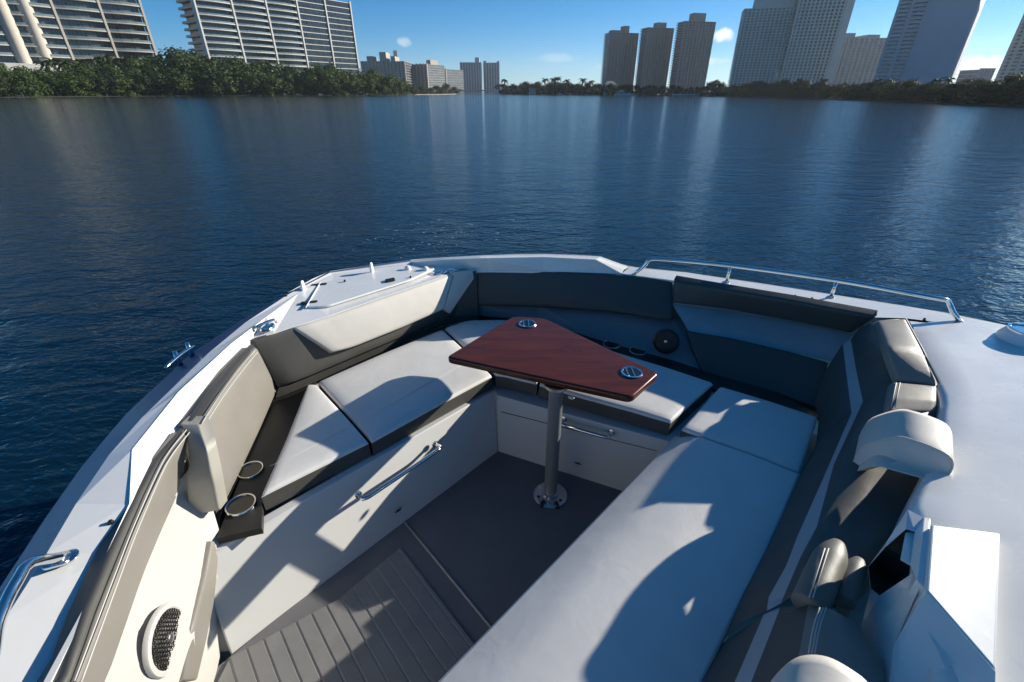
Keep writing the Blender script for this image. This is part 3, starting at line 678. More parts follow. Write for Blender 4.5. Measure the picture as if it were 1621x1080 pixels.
# lit pads on its top
tp = pad('top_pad', [P(1388, 508, .835), P(1404, 552, .88), P(1422, 600, .80)], [P(1433, 505, .835), P(1460, 555, .87), P(1484, 606, .80)], .04, MIDV, bigb, r=.012, puff=.012)
tube('piping', [P(1434, 505, .835), P(1461, 555, .87), P(1486, 607, .80)], .004, MIDV, tp, seg=8)
tp2 = pad('top_pad', [P(1412, 604, .795), P(1407, 630, .785), P(1402, 655, .76)], [P(1484, 611, .795), P(1484, 635, .785), P(1482, 655, .76)], .04, MIDV, bigb, r=.012, puff=.006)
for k in (0, 1):
    tube('stitching', [P(1419 + 6 * k, 606, .798), P(1414 + 6 * k, 628, .790), P(1411 + 6 * k, 645, .775)], .0018, STITCH, tp2, seg=5)
# headrest : hooded bolster wrapped over the top of the backrest
def bolster(near, far, parent, label, m):
    """near/far: outlines (same count); closed loft with rounded rim"""
    ncen = sum(near, W()) / len(near); fcen = sum(far, W()) / len(far)
    def sh(r, c, k, d): return [c + (p - c) * k + d for p in r]
    ax = (fcen - ncen)
    rows = [sh(near, ncen, .0, W()), sh(near, ncen, .55, W()), sh(near, ncen, .90, W()), sh(near, ncen, .975, ax * .015), sh(near, ncen, 1.0, ax * .06)]
    rows += [[a.lerp(b, t) for a, b in zip(near, far)] for t in (.3, .6, .88)]
    rows += [sh(far, fcen, .97, -ax * .01), sh(far, fcen, .9, W()), sh(far, fcen, .5, W())]
    rows = [resample(r + [r[0]], 60) for r in rows]
    o = loft('headrest', rows, m, parent, smooth=True); o['label'] = label
    a = resample([ncen + (p - ncen) * .985 + ax * .02 for p in near + [near[0]]], 60)
    tube('welt', [a], .003, m, o, seg=6); return o
hd_n = PL([(1345, 753, 0.65), (1352, 728, 0.71), (1366, 708, 0.77), (1390, 698, 0.82), (1421, 692, 0.86), (1444, 697, 0.88), (1475, 708, 0.885), (1502, 722, 0.88), (1510, 736, 0.86), (1505, 750, 0.835), (1491, 764, 0.815), (1458, 757, 0.81), (1425, 748, 0.8), (1389, 739, 0.78), (1366, 743, 0.73)])
fd = W((.63, .77, 0)).normalized()
hd_f = [p + fd * .20 for p in hd_n]
bolster(hd_n, hd_f, bigb, 'white hooded headrest on the backrest beside the console deck', CREAMV)
# lower rolls between the two backrests
r1 = tube('roll', [resample([P(1326, 862, .775), P(1318, 878, .775), P(1305, 905, .775), P(1292, 935, .775), P(1280, 962, .765)], 24)],
          [.014 + .025 * min(1, math.sin(min(1, (i_ + 1) / 9) * math.pi / 2)) for i_ in range(24)], ROLLV, bigb, seg=24)
for k in (0, 1):
    tube('stitching', PL([(1306 + 6 * k, 868), (1294 + 6 * k, 905), (1281 + 6 * k, 946)], .815), .0014, STITCH, r1, seg=5)
r2 = tube('roll', [resample([P(1360, 888, .765), P(1352, 905, .765), P(1342, 928, .765), P(1332, 952, .755)], 18)],
          [.010 + .017 * math.sin(min(1, (i_ + 1) / 7) * math.pi / 2) for i_ in range(18)], ROLLV, bigb, seg=20)
# second backrest, nearest the camera
u_r0 = PL([(1143, 1019, .48), (1106, 1080, .48), (1030, 1220, .48)]); u_r1 = PL([(1209, 973, .62), (1163, 1080, .62), (1110, 1220, .62)]); u_r2 = PL([(1236, 960, .64), (1189, 1080, .645), (1140, 1220, .645)])
u_r3 = PL([(1280, 956, .78), (1262, 1050, .80), (1240, 1220, .80)]); u_r4 = PL([(1318, 963, .80), (1318, 1040, .83), (1318, 1220, .83)])
u_r5 = PL([(1352, 984, .78), (1398, 1046, .80), (1410, 1220, .80)]); u_r6 = [p + W((.01, 0, -.25)) for p in u_r5]
near_end = [r[0] + W((.004, .008, -.02)) for r in (u_r0, u_r1, u_r2, u_r3, u_r4, u_r5, u_r6)]
rows = [[e] + r for e, r in zip(near_end, (u_r0, u_r1, u_r2, u_r3, u_r4, u_r5, u_r6))]
ub = loft('backrest', rows, [DARKV, STRIPE, MIDV], boat, bands=[0, 1, 0, 2, 2, 2], n=26, smooth=True, sm=False)
ub['label'] = 'nearest starboard backrest with triple stitching and a pale stripe'
for k in range(3):
    tube('stitching', PL([(1298 + 5 * k, 962), (1288 + 5 * k, 992), (1280 + 5 * k, 1034)], .826), .0016, STITCH, ub, seg=5, n=12)
h2_n = PL([(1195, 1130, .82), (1216, 1080, .87), (1247, 1046, .90), (1275, 1034, .92), (1311, 1037, .93), (1349, 1057, .93), (1378, 1081, .92), (1395, 1120, .90), (1395, 1160, .87), (1300, 1160, .85)])
h2_f = h2_n; h2_n = [p - fd * .2 for p in h2_f]
bolster(h2_n, h2_f, ub, 'white headrest cut by the bottom edge of the view', CREAMV)
# --- storage box with open mouth beside the backrest
zt = .92
box_top = PL([(1462, 818, .93), (1474, 821, .93), (1464, 933, .93), (1451, 918, .93)])
prism('box_rim', box_top, .05, GEL, boat, bevel=.003)
face = [P(1437, 807, .93), P(1462, 819, .928), P(1451, 918, .928), P(1464, 934, .928), P(1416, 1020, .80), P(1363, 992, .70), P(1378, 934, .70), P(1374, 897, .76), P(1402, 860, .86)]
mth = [P(1434, 838, .912), P(1448, 842, .915), P(1441, 895, .905), P(1444, 908, .90), P(1392, 943, .765), P(1379, 932, .755), P(1375, 897, .775), P(1402, 866, .865)]
pb = loft('locker_box', [[face[0], face[1], face[2], face[2].lerp(face[3], .5), face[4], face[5], face[6], face[7], face[8], face[0]],
                   [mth[0], mth[1], mth[2], mth[3], mth[4].lerp(mth[3], .3), mth[4], mth[5], mth[6], mth[7], mth[0]],
                   [p + W((.10, -.02, -.05)) for p in (mth[0], mth[1], mth[2], mth[3], mth[4].lerp(mth[3], .3), mth[4], mth[5], mth[6], mth[7], mth[0])]], [GEL, BLACK], boat, bands=[0, 1])
pb['label'] = 'open-mouthed white locker box with black interior beside the near backrest'
prism('back_plate', [p + W((.095, -.02, -.05)) for p in mth], .01, BLACK, pb, bevel=0, D=(1, 0, 0))
prism('flap', PL([(1434, 838, .905), (1449, 843, .905), (1441, 895, .895), (1425, 886, .88)]), .006, WHITEP, pb, bevel=.001, D=(.7, 0, -.7))
ld = PL([(1475, 829, .945), (1584, 843, .905), (1578, 1063, .905), (1466, 934, .945)])
prism('lid', ld, .12, GEL, pb, bevel=.006)
prism('lid_side', [P(1466, 935, .943), P(1578, 1064, .903), P(1574, 1150, .88), P(1400, 1150, .78), P(1414, 1022, .80)], .05, GEL, pb, bevel=.002)
prism('lower_face', [P(1464, 935, .927), P(1416, 1021, .80), P(1408, 1090, .80), P(1400, 1200, .8), P(1300, 1200, .55), P(1363, 993, .698)], .03, GEL, pb, bevel=.002, D=(.7, 0, -.3))

# deck hardware
def rail(name, main, posts, rad, parent, label):
    o = tube(name, [resample(main, 60)], rad, CHROME, parent, seg=12); o['label'] = label
    for a, b in posts:
        p = tube('post', [a, b], rad * .75, CHROME, o, seg=10); lathe('flange', [(.02, 0), (.02, .004), (.012, .008)], a, CHROME, p, seg=16)
    for e in (main[0], main[-1]): lathe('flange', [(.024, 0), (.024, .004), (.013, .01)], up(e, e.z - .008), CHROME, o, seg=18)
    return o
zr = .785
def over(base, px, py):      # height on the vertical through `base` seen at pixel
    d = ray(px, py); t = (base.x * d.x + base.y * d.y) / (d.x ** 2 + d.y ** 2); return W((base.x, base.y, CH + d.z * t))
pb1 = P(1150, 447, zr); pb2 = P(1315, 471, zr); e0 = P(1004, 434, zr); e1 = P(1520, 509, zr)
t1 = over(pb1, 1152, 420); t2 = over(pb2, 1318, 443)
s0 = P(1030, 436, zr); t0 = over(s0, 1042, 411); s3 = P(1478, 500, zr); t3 = over(s3, 1484, 470)
rail('bow_rail', [e0, e0.lerp(t0, .55), t0 + W((-.03, 0, -.01)), t0 + W((.05, 0, 0)), t1, t2, t3 + W((-.06, .01, 0)), t3 + W((.03, -.01, -.015)), e1.lerp(t3, .5) , e1], [(pb1, t1), (pb2, t2)], .0125, boat, 'starboard bow rail on two posts')
pr = [W((-.62, -.5, .89)), W((-.91, .3, .89)), P(0, 975, .87), P(28, 918, .875), P(42, 895, .875), P(62, 887, .86), P(85, 884, .83), P(105, 880, .805)]
rail('hand_rail', pr[::1], [], .0125, boat, 'port hand rail with a flattened end foot')
ft = bpy.data.objects['hand_rail']
prism('foot_plate', roundpoly([P(72, 880, .82), P(100, 872, .808), P(112, 877, .808), P(106, 890, .808), P(62, 902, .82)], .012), .010, CHROME, ft, bevel=.003)
# horn cleat on the outer slope
ca = P(262, 583, .83); cb = P(308, 548, .83); m1 = P(284, 575, .77); m2 = P(303, 561, .77)
cl = tube('cleat', [resample([ca, ca.lerp(cb, .12) + W((0, 0, .004)), ca.lerp(cb, .5) + W((0, 0, .008)), ca.lerp(cb, .88) + W((0, 0, .004)), cb], 20)], [.006 if (i < 2 or i > 17) else .008 for i in range(20)], CHROME, boat)
cl['label'] = 'open-base horn cleat on the outer port edge'
for m_ in (m1, m2): tube('cleat_leg', [m_ + W((0, 0, -.01)), W((m_.x, m_.y, .832))], [.014, .008], CHROME, cl)
# pop-up cleat
pc = P(424, 520, .80)
ax = (P(445, 508, .80) - P(404, 524, .80)).normalized()
o = lathe('pop_up_cleat', [(.05, 0), (.05, .006), (.043, .012), (0, .013)], pc, CHROME, boat, seg=30, sx=.62); o['label'] = 'polished pop-up cleat beside the bow backrest'
o = tube('loop', [[pc - ax * .05 + W((0, 0, .012)), pc - ax * .045 + W((0, 0, .03)), pc + W((0, 0, .034)), pc + ax * .045 + W((0, 0, .03)), pc + ax * .05 + W((0, 0, .01))]], .007, CHROME, o, n=20)
for i, (x, y) in enumerate(((589, 430), (481, 460))):
    c = P(x, y, .81); o = lathe('fender_peg', [(.024, 0), (.022, .012), (.018, .045), (.015, .056), (.008, .062), (0, .063)], c, WHITEP, boat, seg=20, sx=.55)
    o['label'] = ['white peg on the bow deck edge by the white knobs', 'white peg on the deck edge near the hatch hinges'][i]
for (x, y) in ((646, 429), (674, 430)):
    c = P(x, y, .80); lathe('deck_knob', [(.026, 0), (.028, .006), (.022, .016), (.019, .028), (.01, .034), (0, .035)], c, WHITEP, boat, seg=22)
for (x, y, s) in ((632, 431, .028), (660, 433, .022), (693, 432, .03), (714, 429, .03), (704, 431, .016)):
    c = P(x, y, .797); lathe('filler_cap', [(s, 0), (s, .004), (s * .85, .009), (s * .5, .010), (0, .010)], c, CHROME if s != .022 else BLACK, boat, seg=24)
for (x, y, z) in ((546, 446, .813), (650, 440, .81), (1463, 507, .787), (453, 469, .82), (177, 829, .795), (1258, 470, .787), (1285, 474, .787)):
    lathe('snap_stud', [(.007, 0), (.008, .004), (.005, .012), (0, .013)], P(x, y, z), BLACK, boat, seg=12)
# stern-side round vent at the right edge of the view
vc = P(1626, 540, .79)
o = lathe('deck_vent', [(.115, -.01), (.112, .01), (.095, .04), (.088, .05), (.08, .052), (.076, .04), (0, .038)], vc, WHITEP, boat, seg=40); o['label'] = 'round white deck vent at the right edge'
lathe('vent_ring', [(.09, .049), (.09, .056), (.08, .058), (.078, .05)], vc, CHROME, o, seg=40)
lathe('vent_core', [(.074, .046), (0, .046)], vc, RUBBER, o, seg=40)

# --- pedestal table
tb = tag(empty('pedestal_table', (.2, 1.70, 0)), 'glossy dark red mahogany table on a single grey metal pedestal in the cockpit', 'table')
tz = .74
corners = PL([(706, 563), (998, 629), (1043, 589), (840, 499)], tz)
corners = [P(705, 565, tz), P(1000, 629, tz), P(1044, 590, tz), P(862, 503, tz), P(812, 500, tz)]
tt = prism('tabletop', roundpoly(corners, [.035, .03, .03, .04, .04], 6), .036, WOOD, tb, bevel=.011, seg=4)
for (x, y, r_) in ((835, 513, .047), (1000, 590, .047)):
    c = P(x, y, tz + .001); o = lathe('cup_ring', [(r_, 0), (r_ * 1.03, .003), (r_ * .98, .006), (r_ * .86, .005), (r_ * .82, .0015)], c, CHROME, tb, seg=40)
    lathe('cup_well', [(r_ * .84, .003), (r_ * .8, .001), (0, .0008)], c, BLACK, o, seg=32)
    for s in (-.45, .12):
        a = W((.85, -.52, 0)); v_ = W((.25, .97, 0)) * 1; b_ = c + W((1, 0, 0)) * r_ * s
        h = math.sqrt(1 - s * s) * r_ * .8
        prism('cup_rib', [b_ + W((-.003, -h, .005)), b_ + W((.003, -h, .005)), b_ + W((.003, h, .005)), b_ + W((-.003, h, .005))], .003, CHROME, o, bevel=0)
pc0 = W((.2, 1.70, 0))
lathe('pedestal', [(.033, .006), (.033, .66), (.036, .665), (.036, .69)], pc0, POLE, tb, seg=32)
lathe('top_bracket', [(.036, .685), (.055, .69), (.055, .703)], pc0, ALU, tb, seg=32)
bp_ = lathe('base_plate', [(.088, .0), (.088, .006), (.082, .011), (.045, .012), (.042, .03), (.034, .034)], pc0, ALU, tb, seg=40)
for k in range(6):
    a = 2 * math.pi * k / 6 + .3; lathe('screw', [(.008, 0), (.007, .003), (0, .004)], pc0 + W((.066 * math.cos(a), .066 * math.sin(a), .0115)), BLACK if k % 2 else CHROME, bp_, seg=12)
for a in (235, 290):
    a = R(a); c = pc0 + W((.062 * math.cos(a), .062 * math.sin(a), .014)); tube('lock_tab', [c, c + W((.035 * math.cos(a), .035 * math.sin(a), -.006))], .011, BLACK, bp_, seg=10)
# small white support post under the table's port corner

# ------------------------------------------------------------------ the far shore
sp_, cp_ = math.sin(PIT), math.cos(PIT)
KX = cp_ + (540 - HZ) / F * sp_
def G(px, D, z=-.3):                    # ground point D metres ahead in the direction of px
    return W(((px - 810.5) / F / KX * D, D, z))
def hgt(D, py):                         # height of a thing D metres ahead whose top shows at py
    k = (540 - py) / F; return (k * D * cp_ - D * sp_) / (cp_ + k * sp_) + CH
def glassmat(name, col, rough, bx, bz, var=.5, mort=(.25, .25, .25), ms=.06):
    m = bpy.data.materials.new(name); m.use_nodes = True; t = m.node_tree; b = t.nodes['Principled BSDF']
    b.inputs['Roughness'].default_value = rough; b.inputs['Specular IOR Level'].default_value = .6
    tc = t.nodes.new('ShaderNodeTexCoord'); sx = t.nodes.new('ShaderNodeSeparateXYZ'); t.links.new(tc.outputs['Object'], sx.inputs[0])
    ad = t.nodes.new('ShaderNodeMath'); ad.operation = 'ADD'; t.links.new(sx.outputs[0], ad.inputs[0]); t.links.new(sx.outputs[1], ad.inputs[1])
    cb = t.nodes.new('ShaderNodeCombineXYZ'); t.links.new(ad.outputs[0], cb.inputs[0]); t.links.new(sx.outputs[2], cb.inputs[1])
    br = t.nodes.new('ShaderNodeTexBrick'); br.offset = 0; br.squash = 1; t.links.new(cb.outputs[0], br.inputs['Vector'])
    br.inputs['Scale'].default_value = 1; br.inputs['Brick Width'].default_value = bx; br.inputs['Row Height'].default_value = bz
    br.inputs['Mortar Size'].default_value = ms * bx; br.inputs['Bias'].default_value = -.1
    br.inputs['Color1'].default_value = tuple(c * (1 - var) for c in col) + (1,); br.inputs['Color2'].default_value = tuple(min(1, c * (1 + var * 1.6)) for c in col) + (1,)
    br.inputs['Mortar'].default_value = (*mort, 1)
    t.links.new(br.outputs[0], b.inputs['Base Color']); return m
GL_A = glassmat('teal_window_glass', (.035, .05, .055), .12, 3.0, 5.4, .6, (.16, .15, .13))
GL_B = glassmat('navy_window_glass', (.010, .016, .024), .12, 2.6, 5.4, .5, (.08, .08, .08), .04)
GL_C = glassmat('grey_window_glass', (.06, .075, .09), .2, 2.6, 4, .5, (.28, .28, .28))
CONC = mat('white_concrete', (.58, .56, .52), .7, 0, 0, 0, 0, .08, .2)
CONW = mat('warm_concrete', (.50, .45, .38), .75, 0, 0, 0, 0, .08, .2)
CONG = mat('grey_concrete', (.30, .31, .32), .8, 0, 0, 0, 0, .1, .1)
CONB = mat('blue_grey_paint', (.34, .39, .46), .7, 0, 0, 0, 0, .06, .1)
TAN = mat('tan_stucco', (.40, .34, .29), .85, 0, 0, 0, 0, .08, .1)
RAILG = mat('tinted_balcony_glass', (.16, .21, .22), .15)
def tower(name, label, pxL, DL, pxR, DR, depth, ptop, floors, piers=4, glass=GL_A, conc=CONC, slab_out=1.8, bulge=0, group='apartment towers along the shore', pier_w=1.0,
          pier_d=1.0, rail=True, slab_t=.45, caps=(), z0=-.3, sidewall=None, base_open=1, h=None, pier_out=.4, cat='tower', flat_from=99):
    a = G(pxL, DL); b = G(pxR, DR); d = b - a; L = d.length; ang = math.atan2(d.y, d.x)
    Dm = (DL + DR) / 2; H = h or hgt(Dm, ptop) - z0; fh = H / floors
    root = tag(empty(name, (a.x, a.y, z0), ang), label, cat, group)
    m = MB(); m.box(slab_out, L - slab_out, slab_out, depth - slab_out, fh * .2, H); m.build('glazed_core', glass, root)
    fr = [L * i / piers for i in range(piers + 1)]
    def outline(o, bl):
        pts = [(L - o + o, 0)] if False else []
        seg = 8
        for i in range(piers):
            bl_ = bl if i < flat_from else 0
            for k in range(seg):
                t = k / seg; pts.append((fr[i] + (fr[i + 1] - fr[i]) * t, -bl_ * math.sin(math.pi * t) + o))
        pts.append((L, o)); pts += [(L, depth), (0, depth)]; return pts
    for f in range(base_open, floors + 1):
        m = MB(); z = f * fh; m.ext(outline(0, bulge), z - slab_t, z, 0); s = m.build('floor_slab', conc, root)
        if rail and f < floors:
            m = MB(); n_ = 6
            for i in range(min(piers, flat_from)):
                for k in range(4):
                    t0, t1 = k / 4, (k + 1) / 4
                    x0 = fr[i] + (fr[i + 1] - fr[i]) * t0; x1 = fr[i] + (fr[i + 1] - fr[i]) * t1
                    y0 = -bulge * math.sin(math.pi * t0) + .15; y1 = -bulge * math.sin(math.pi * t1) + .15
                    m.ext([(x0, y0), (x1, y1), (x1, y1 + .08), (x0, y0 + .08)], z, z + fh * .24)
            m.box(-.02 + .12, .2, .2, depth - .2, z, z + fh * .24)
            m.build('balcony_rail', RAILG, s)
    for i, x in enumerate(fr):
        m = MB(); xx = min(max(x, pier_w / 2), L - pier_w / 2); m.box(xx - pier_w / 2, xx + pier_w / 2, -pier_out - (bulge * .15), slab_out + pier_d, 0, H + (1.2 if piers < 9 else 0)); m.build('pier', conc, root)
    if sidewall:
        m = MB(); m.box(L - sidewall, L + .3, -(bulge + .4), depth + .3, 0, H + 1); m.build('blank_wall', conc, root)
    for (x0, x1, y0, y1, hh) in caps:
        m = MB(); m.box(L * x0, L * x1, depth * y0, depth * y1, H, H + hh); m.build('roof_block', conc, root)
    return root, L, H, fh
A = tower('apartment_tower', 'curved white-slab apartment block at the far left, two round cream stair towers at its left', -230, 400, 268, 560, 50, -150, 17, 6, GL_A, CONW, 3.2, 3.0, pier_w=1.8, pier_d=3, slab_t=.8, base_open=2)
rootA, LA, HA, fhA = A
for x in (.50, .575):
    lathe_o = lathe('stair_tower', [(5.2, 0), (5.2, HA)], (0, 0, 0), CONW, None, seg=28); lathe_o.parent = rootA; lathe_o.location = (LA * x, 1.5, 0)
m = MB(); m.box(LA * .42, LA * .66, -22, -3, -1, 24); m.build('podium', CONC, rootA)
m = MB()
for x in (.435, .455, .475, .60):
    m = MB(); m.box(LA * x, LA * x + 1.6, -5, -3.4, 0, fhA * 2); m.build('entrance_column', CONC, rootA)
Bt = tower('apartment_tower', 'curved apartment block left of centre with white fins, darker glass at its right end', 345, 450, 574, 575, 30, -14, 17, 5, GL_B, CONC, 3.0, 2.2, pier_w=1.3, pier_d=2, slab_t=.55, base_open=2, flat_from=3, caps=[(.45, .86, .2, .8, 5), (.8, .84, .1, .2, 9)])
rB, LB_, HB_, fhB = Bt
m = MB(); m.box(LB_ * .6, LB_ - .8, .55, 4, fhB, HB_ - 1); m.build('curtain_wall', GL_B, rB)
tower('apartment_block', 'long beige mid-rise behind the mangroves just right of the finned block', 577, 900, 645, 900, 70, 97, 12, 12, GL_C, TAN, 1.2, pier_w=2.5, rail=False, caps=[(.1, .25, .2, .6, 8), (.4, .55, .2, .6, 14), (.65, .75, .2, .7, 8)], cat='building')
tower('apartment_block', 'middle beige mid-rise of the three in the left distance', 647, 980, 679, 960, 60, 102, 12, 6, GL_C, TAN, 1.2, pier_w=2.5, rail=False, caps=[(.8, 1, .2, .6, 7)], cat='building')
tower('apartment_block', 'smallest beige mid-rise at the right of the three in the left distance', 686, 1100, 708, 1080, 60, 110, 10, 4, GL_C, TAN, 1.2, pier_w=2.5, rail=False, cat='building')
tower('apartment_block', 'pale low block far off beside the bridge end', 712, 1300, 722, 1300, 50, 128, 5, 3, GL_C, TAN, 1.2, pier_w=2, rail=False, group='low blocks far off', cat='building')
tower('far_tower', 'thin blue tower rising alone above the beige mid-rises', 629, 2200, 635, 2200, 20, 80, 30, 2, GL_C, CONB, 1, pier_w=2, rail=False)
tower('far_tower', 'left slab of the blue-grey twin towers beyond the bridge', 730, 1450, 763, 1450, 45, 99, 26, 8, GL_C, CONB, 1.5, pier_w=2.2, rail=False, caps=[(.7, .9, .2, .6, 12)])
tower('far_tower', 'right slab of the blue-grey twin towers beyond the bridge', 766, 1470, 791, 1470, 45, 99.5, 26, 6, GL_C, CONB, 1.5, pier_w=2.2, rail=False, caps=[(0, .2, .2, .6, 5), (.85, 1, .2, .6, 5)])
TB = mat('brown_stucco', (.27, .225, .195), .85, 0, 0, 0, 0, .08, .1)
for (l, r, D, t, cp, lab) in ((953, 1001, 720, 52, [(.1, .55, .2, .7, 3), (.5, .7, .2, .7, 8)], 'leftmost and lowest of the three brown towers right of centre'),
                          (1009, 1053, 700, 44, [(.4, .75, .2, .7, 6)], 'middle one of the three brown towers right of centre'),
                          (1063, 1114, 680, 34, [(.3, .7, .2, .7, 9)], 'rightmost and tallest of the three brown towers right of centre')):
    tower('brown_tower', lab, l + 5, D, r, D + 10, 20, t, 29, 9, GL_C, TB, 1.6, pier_w=1.3, slab_t=.55, caps=cp, group='three brown towers right of centre', pier_out=.3)
tower('white_tower', 'stepped left wing of the large white window-grid tower with a pale roof block', 1152, 462, 1226, 450, 24, 12, 32, 12, GL_C, CONC, 1.6, pier_w=1.1, slab_t=.6, caps=[(.2, 1, .2, .8, 7)], pier_out=.2)
tower('white_tower', 'tall right wing of the large white window-grid tower, top out of view', 1230, 436, 1311, 425, 30, -45, 36, 13, GL_C, CONC, 1.6, pier_w=1.1, slab_t=.6, pier_out=.2, sidewall=5, caps=[(.1, .8, .2, .8, 7)])
tower('grey_block', 'wide grey block standing far behind between the two tallest towers', 1312, 800, 1388, 800, 60, 60, 20, 10, GL_C, CONG, 1.4, pier_w=2.4, rail=False, caps=[(0, .3, .2, .8, 7), (.55, .8, .2, .8, 5)], cat='building')
tower('bay_tower', 'broad tower at the right with vertical bays and a blank blue-grey right wall', 1376, 345, 1494, 318, 24, -90, 36, 5, GL_C, CONB, 1.8, 1.8, pier_w=1.6, slab_t=1.1, sidewall=22)
tower('pale_tower', 'pale tower cut off by the right edge of the view', 1566, 330, 1700, 300, 40, -70, 34, 9, GL_C, CONW, 1.8, .8, pier_w=1.6, slab_t=1.0)
tower('grey_block', 'small grey block low behind the trees left of the tower at the right edge', 1538, 600, 1560, 600, 30, 110, 6, 4, GL_C, CONG, 1.2, pier_w=2, rail=False, cat='building')

# land
EARTH = mat('dark_bank_earth', (.05, .052, .035), .95, 0, 0, 0, 0, .4, .3)
SAND = mat('pale_sand', (.42, .38, .30), .95, 0, 0, 0, 0, .1, .3)
def land(name, front, back, m):
    n = len(front); V = [W((p.x, p.y, WZ - .4)) for p in front] + [W((p.x, p.y + 1.5, -.30)) for p in front] + [W((p.x, p.y, .1)) for p in back]
    Fc = []
    for r_ in range(2):
        for i in range(n - 1): Fc.append((r_ * n + i, r_ * n + i + 1, (r_ + 1) * n + i + 1, (r_ + 1) * n + i))
    o = mk(name, V, Fc, m); o['kind'] = 'structure'; return o
left_shore = [(-400, 210), (-150, 235), (0, 258), (140, 300), (260, 335), (400, 370), (520, 400), (610, 430), (660, 480), (700, 560), (735, 800)]
right_shore = [(1700, 82), (1621, 92), (1540, 108), (1450, 132), (1350, 175), (1280, 225), (1200, 300), (1143, 345), (1060, 385), (1000, 410), (940, 470), (850, 540), (795, 600)]
land('left_shore_ground', [G(*q) for q in left_shore], [G(q[0], 2600) for q in left_shore], EARTH)
land('right_shore_ground', [G(*q) for q in reversed(right_shore)], [G(q[0], 2600) for q in reversed(right_shore)], EARTH)
land('far_ground', [G(690, 1250), G(760, 1350), G(830, 1250)], [G(600, 6000), G(760, 6000), G(900, 6000)], EARTH)
m = MB(); q0 = G(655, 492); q1 = G(722, 640)
land('sand_spit', [G(655, 470), G(690, 500), G(722, 600)], [G(655, 560), G(690, 640), G(722, 760)], SAND)
# bridge
br_ = tag(empty('road_bridge', tuple(G(716, 900, 0))), 'low pale road bridge closing the bay between the twin towers and the water', 'bridge')
m = MB(); m.box(0, 105, -6, 6, 3.0, 4.2); m.build('bridge_deck', CONC, br_)
m = MB(); m.box(0, 105, -6.4, -6.0, 4.0, 5.2); m.build('parapet', CONC, br_)
for k in range(6):
    m = MB(); m.box(8 + k * 18, 10 + k * 18, -5, 5, -2, 3.0); m.build('bridge_pier', CONG, br_)

# vegetation -------------------------------------------------------
def leafmat(name, c1, c2, c3):
    m = bpy.data.materials.new(name); m.use_nodes = True; t = m.node_tree; b = t.nodes['Principled BSDF']; b.inputs['Roughness'].default_value = .65; b.inputs['Specular IOR Level'].default_value = .25
    g = t.nodes.new('ShaderNodeNewGeometry'); r = t.nodes.new('ShaderNodeValToRGB'); e = r.color_ramp.elements
    e[0].color = (*c1, 1); e[1].color = (*c3, 1); x = e.new(.5); x.color = (*c2, 1)
    t.links.new(g.outputs['Random Per Island'], r.inputs[0]); t.links.new(r.outputs[0], b.inputs['Base Color'])
    tr = t.nodes.new('ShaderNodeBsdfTranslucent'); t.links.new(r.outputs[0], tr.inputs[0]); mx = t.nodes.new('ShaderNodeMixShader'); mx.inputs[0].default_value = .25
    t.links.new(b.outputs[0], mx.inputs[1]); t.links.new(tr.outputs[0], mx.inputs[2]); t.links.new(mx.outputs[0], t.nodes['Material Output'].inputs[0]); return m
LEAF1 = leafmat('mangrove_leaves', (.030, .060, .010), (.050, .085, .014), (.085, .115, .024))
LEAF2 = leafmat('dark_leaves', (.022, .038, .012), (.035, .055, .016), (.055, .075, .022))
LEAF3 = leafmat('palm_leaves', (.035, .050, .018), (.055, .070, .025), (.085, .090, .035))
BARK = mat('grey_bark', (.16, .13, .10), .9, 0, 0, 0, 0, .2, 2)
def crown_mesh(seed, n, lobes, size, name, zmin=.22):
    rnd = random.Random(seed); V = []; Fc = []
    L = []
    for _ in range(lobes):
        a = rnd.uniform(0, 6.283); r_ = rnd.uniform(.0, .62) ** .8; z = rnd.uniform(zmin, .86) * (1 - .35 * r_)
        L.append((r_ * math.cos(a) * .55, r_ * math.sin(a) * .55, z, rnd.uniform(.12, .26)))
    for _ in range(n):
        cx, cy, cz, R_ = rnd.choice(L); d = W((rnd.gauss(0, 1), rnd.gauss(0, 1), rnd.gauss(0, 1) * .8)).normalized() * R_ * rnd.uniform(.7, 1.08)
        p = W((cx, cy, cz)) + d
        if p.z < .01: continue
        nn_ = (d.normalized() + W((rnd.uniform(-.6, .6), rnd.uniform(-.6, .6), rnd.uniform(-.3, .7)))).normalized()
        u = nn_.orthogonal().normalized(); v = nn_.cross(u); s = size * rnd.uniform(.6, 1.4); an = rnd.uniform(0, 6.28)
        u, v = u * math.cos(an) + v * math.sin(an), v * math.cos(an) - u * math.sin(an)
        b = len(V); V += [p - u * s, p + v * s * .6, p + u * s, p - v * s * .6]; Fc.append((b, b + 1, b + 2, b + 3))
    me = bpy.data.meshes.new(name); me.from_pydata([tuple(v) for v in V], [], Fc); return me
def trunk_mesh(seed, name, rad=.02, h=.7):
    rnd = random.Random(seed); V = []; Fc = []
    tubegeo([(0, 0, -.03), (.01, 0, h * .35), (rnd.uniform(-.03, .03), rnd.uniform(-.03, .03), h)], [rad * 1.3, rad, rad * .5], V, Fc, 7)
    for k in range(5):
        a = rnd.uniform(0, 6.28); z = h * rnd.uniform(.25, .7); tubegeo([(0, 0, z), (.12 * math.cos(a), .12 * math.sin(a), z + .12), (.28 * math.cos(a), .28 * math.sin(a), z + .22)], [rad * .5, rad * .35, rad * .15], V, Fc, 5)
    me = bpy.data.meshes.new(name); me.from_pydata([tuple(v) for v in V], [], Fc); return me
MC = [crown_mesh(i, 2600, 19, .030, 'mangrove_crown', .05) for i in range(4)]
BC = [crown_mesh(20 + i, 2000, 14, .036, 'broadleaf_crown', .10) for i in range(3)]
TM = [trunk_mesh(i, 'trunk_mesh') for i in range(3)]
for me in MC: me.materials.append(LEAF1)
for me in BC: me.materials.append(LEAF2)
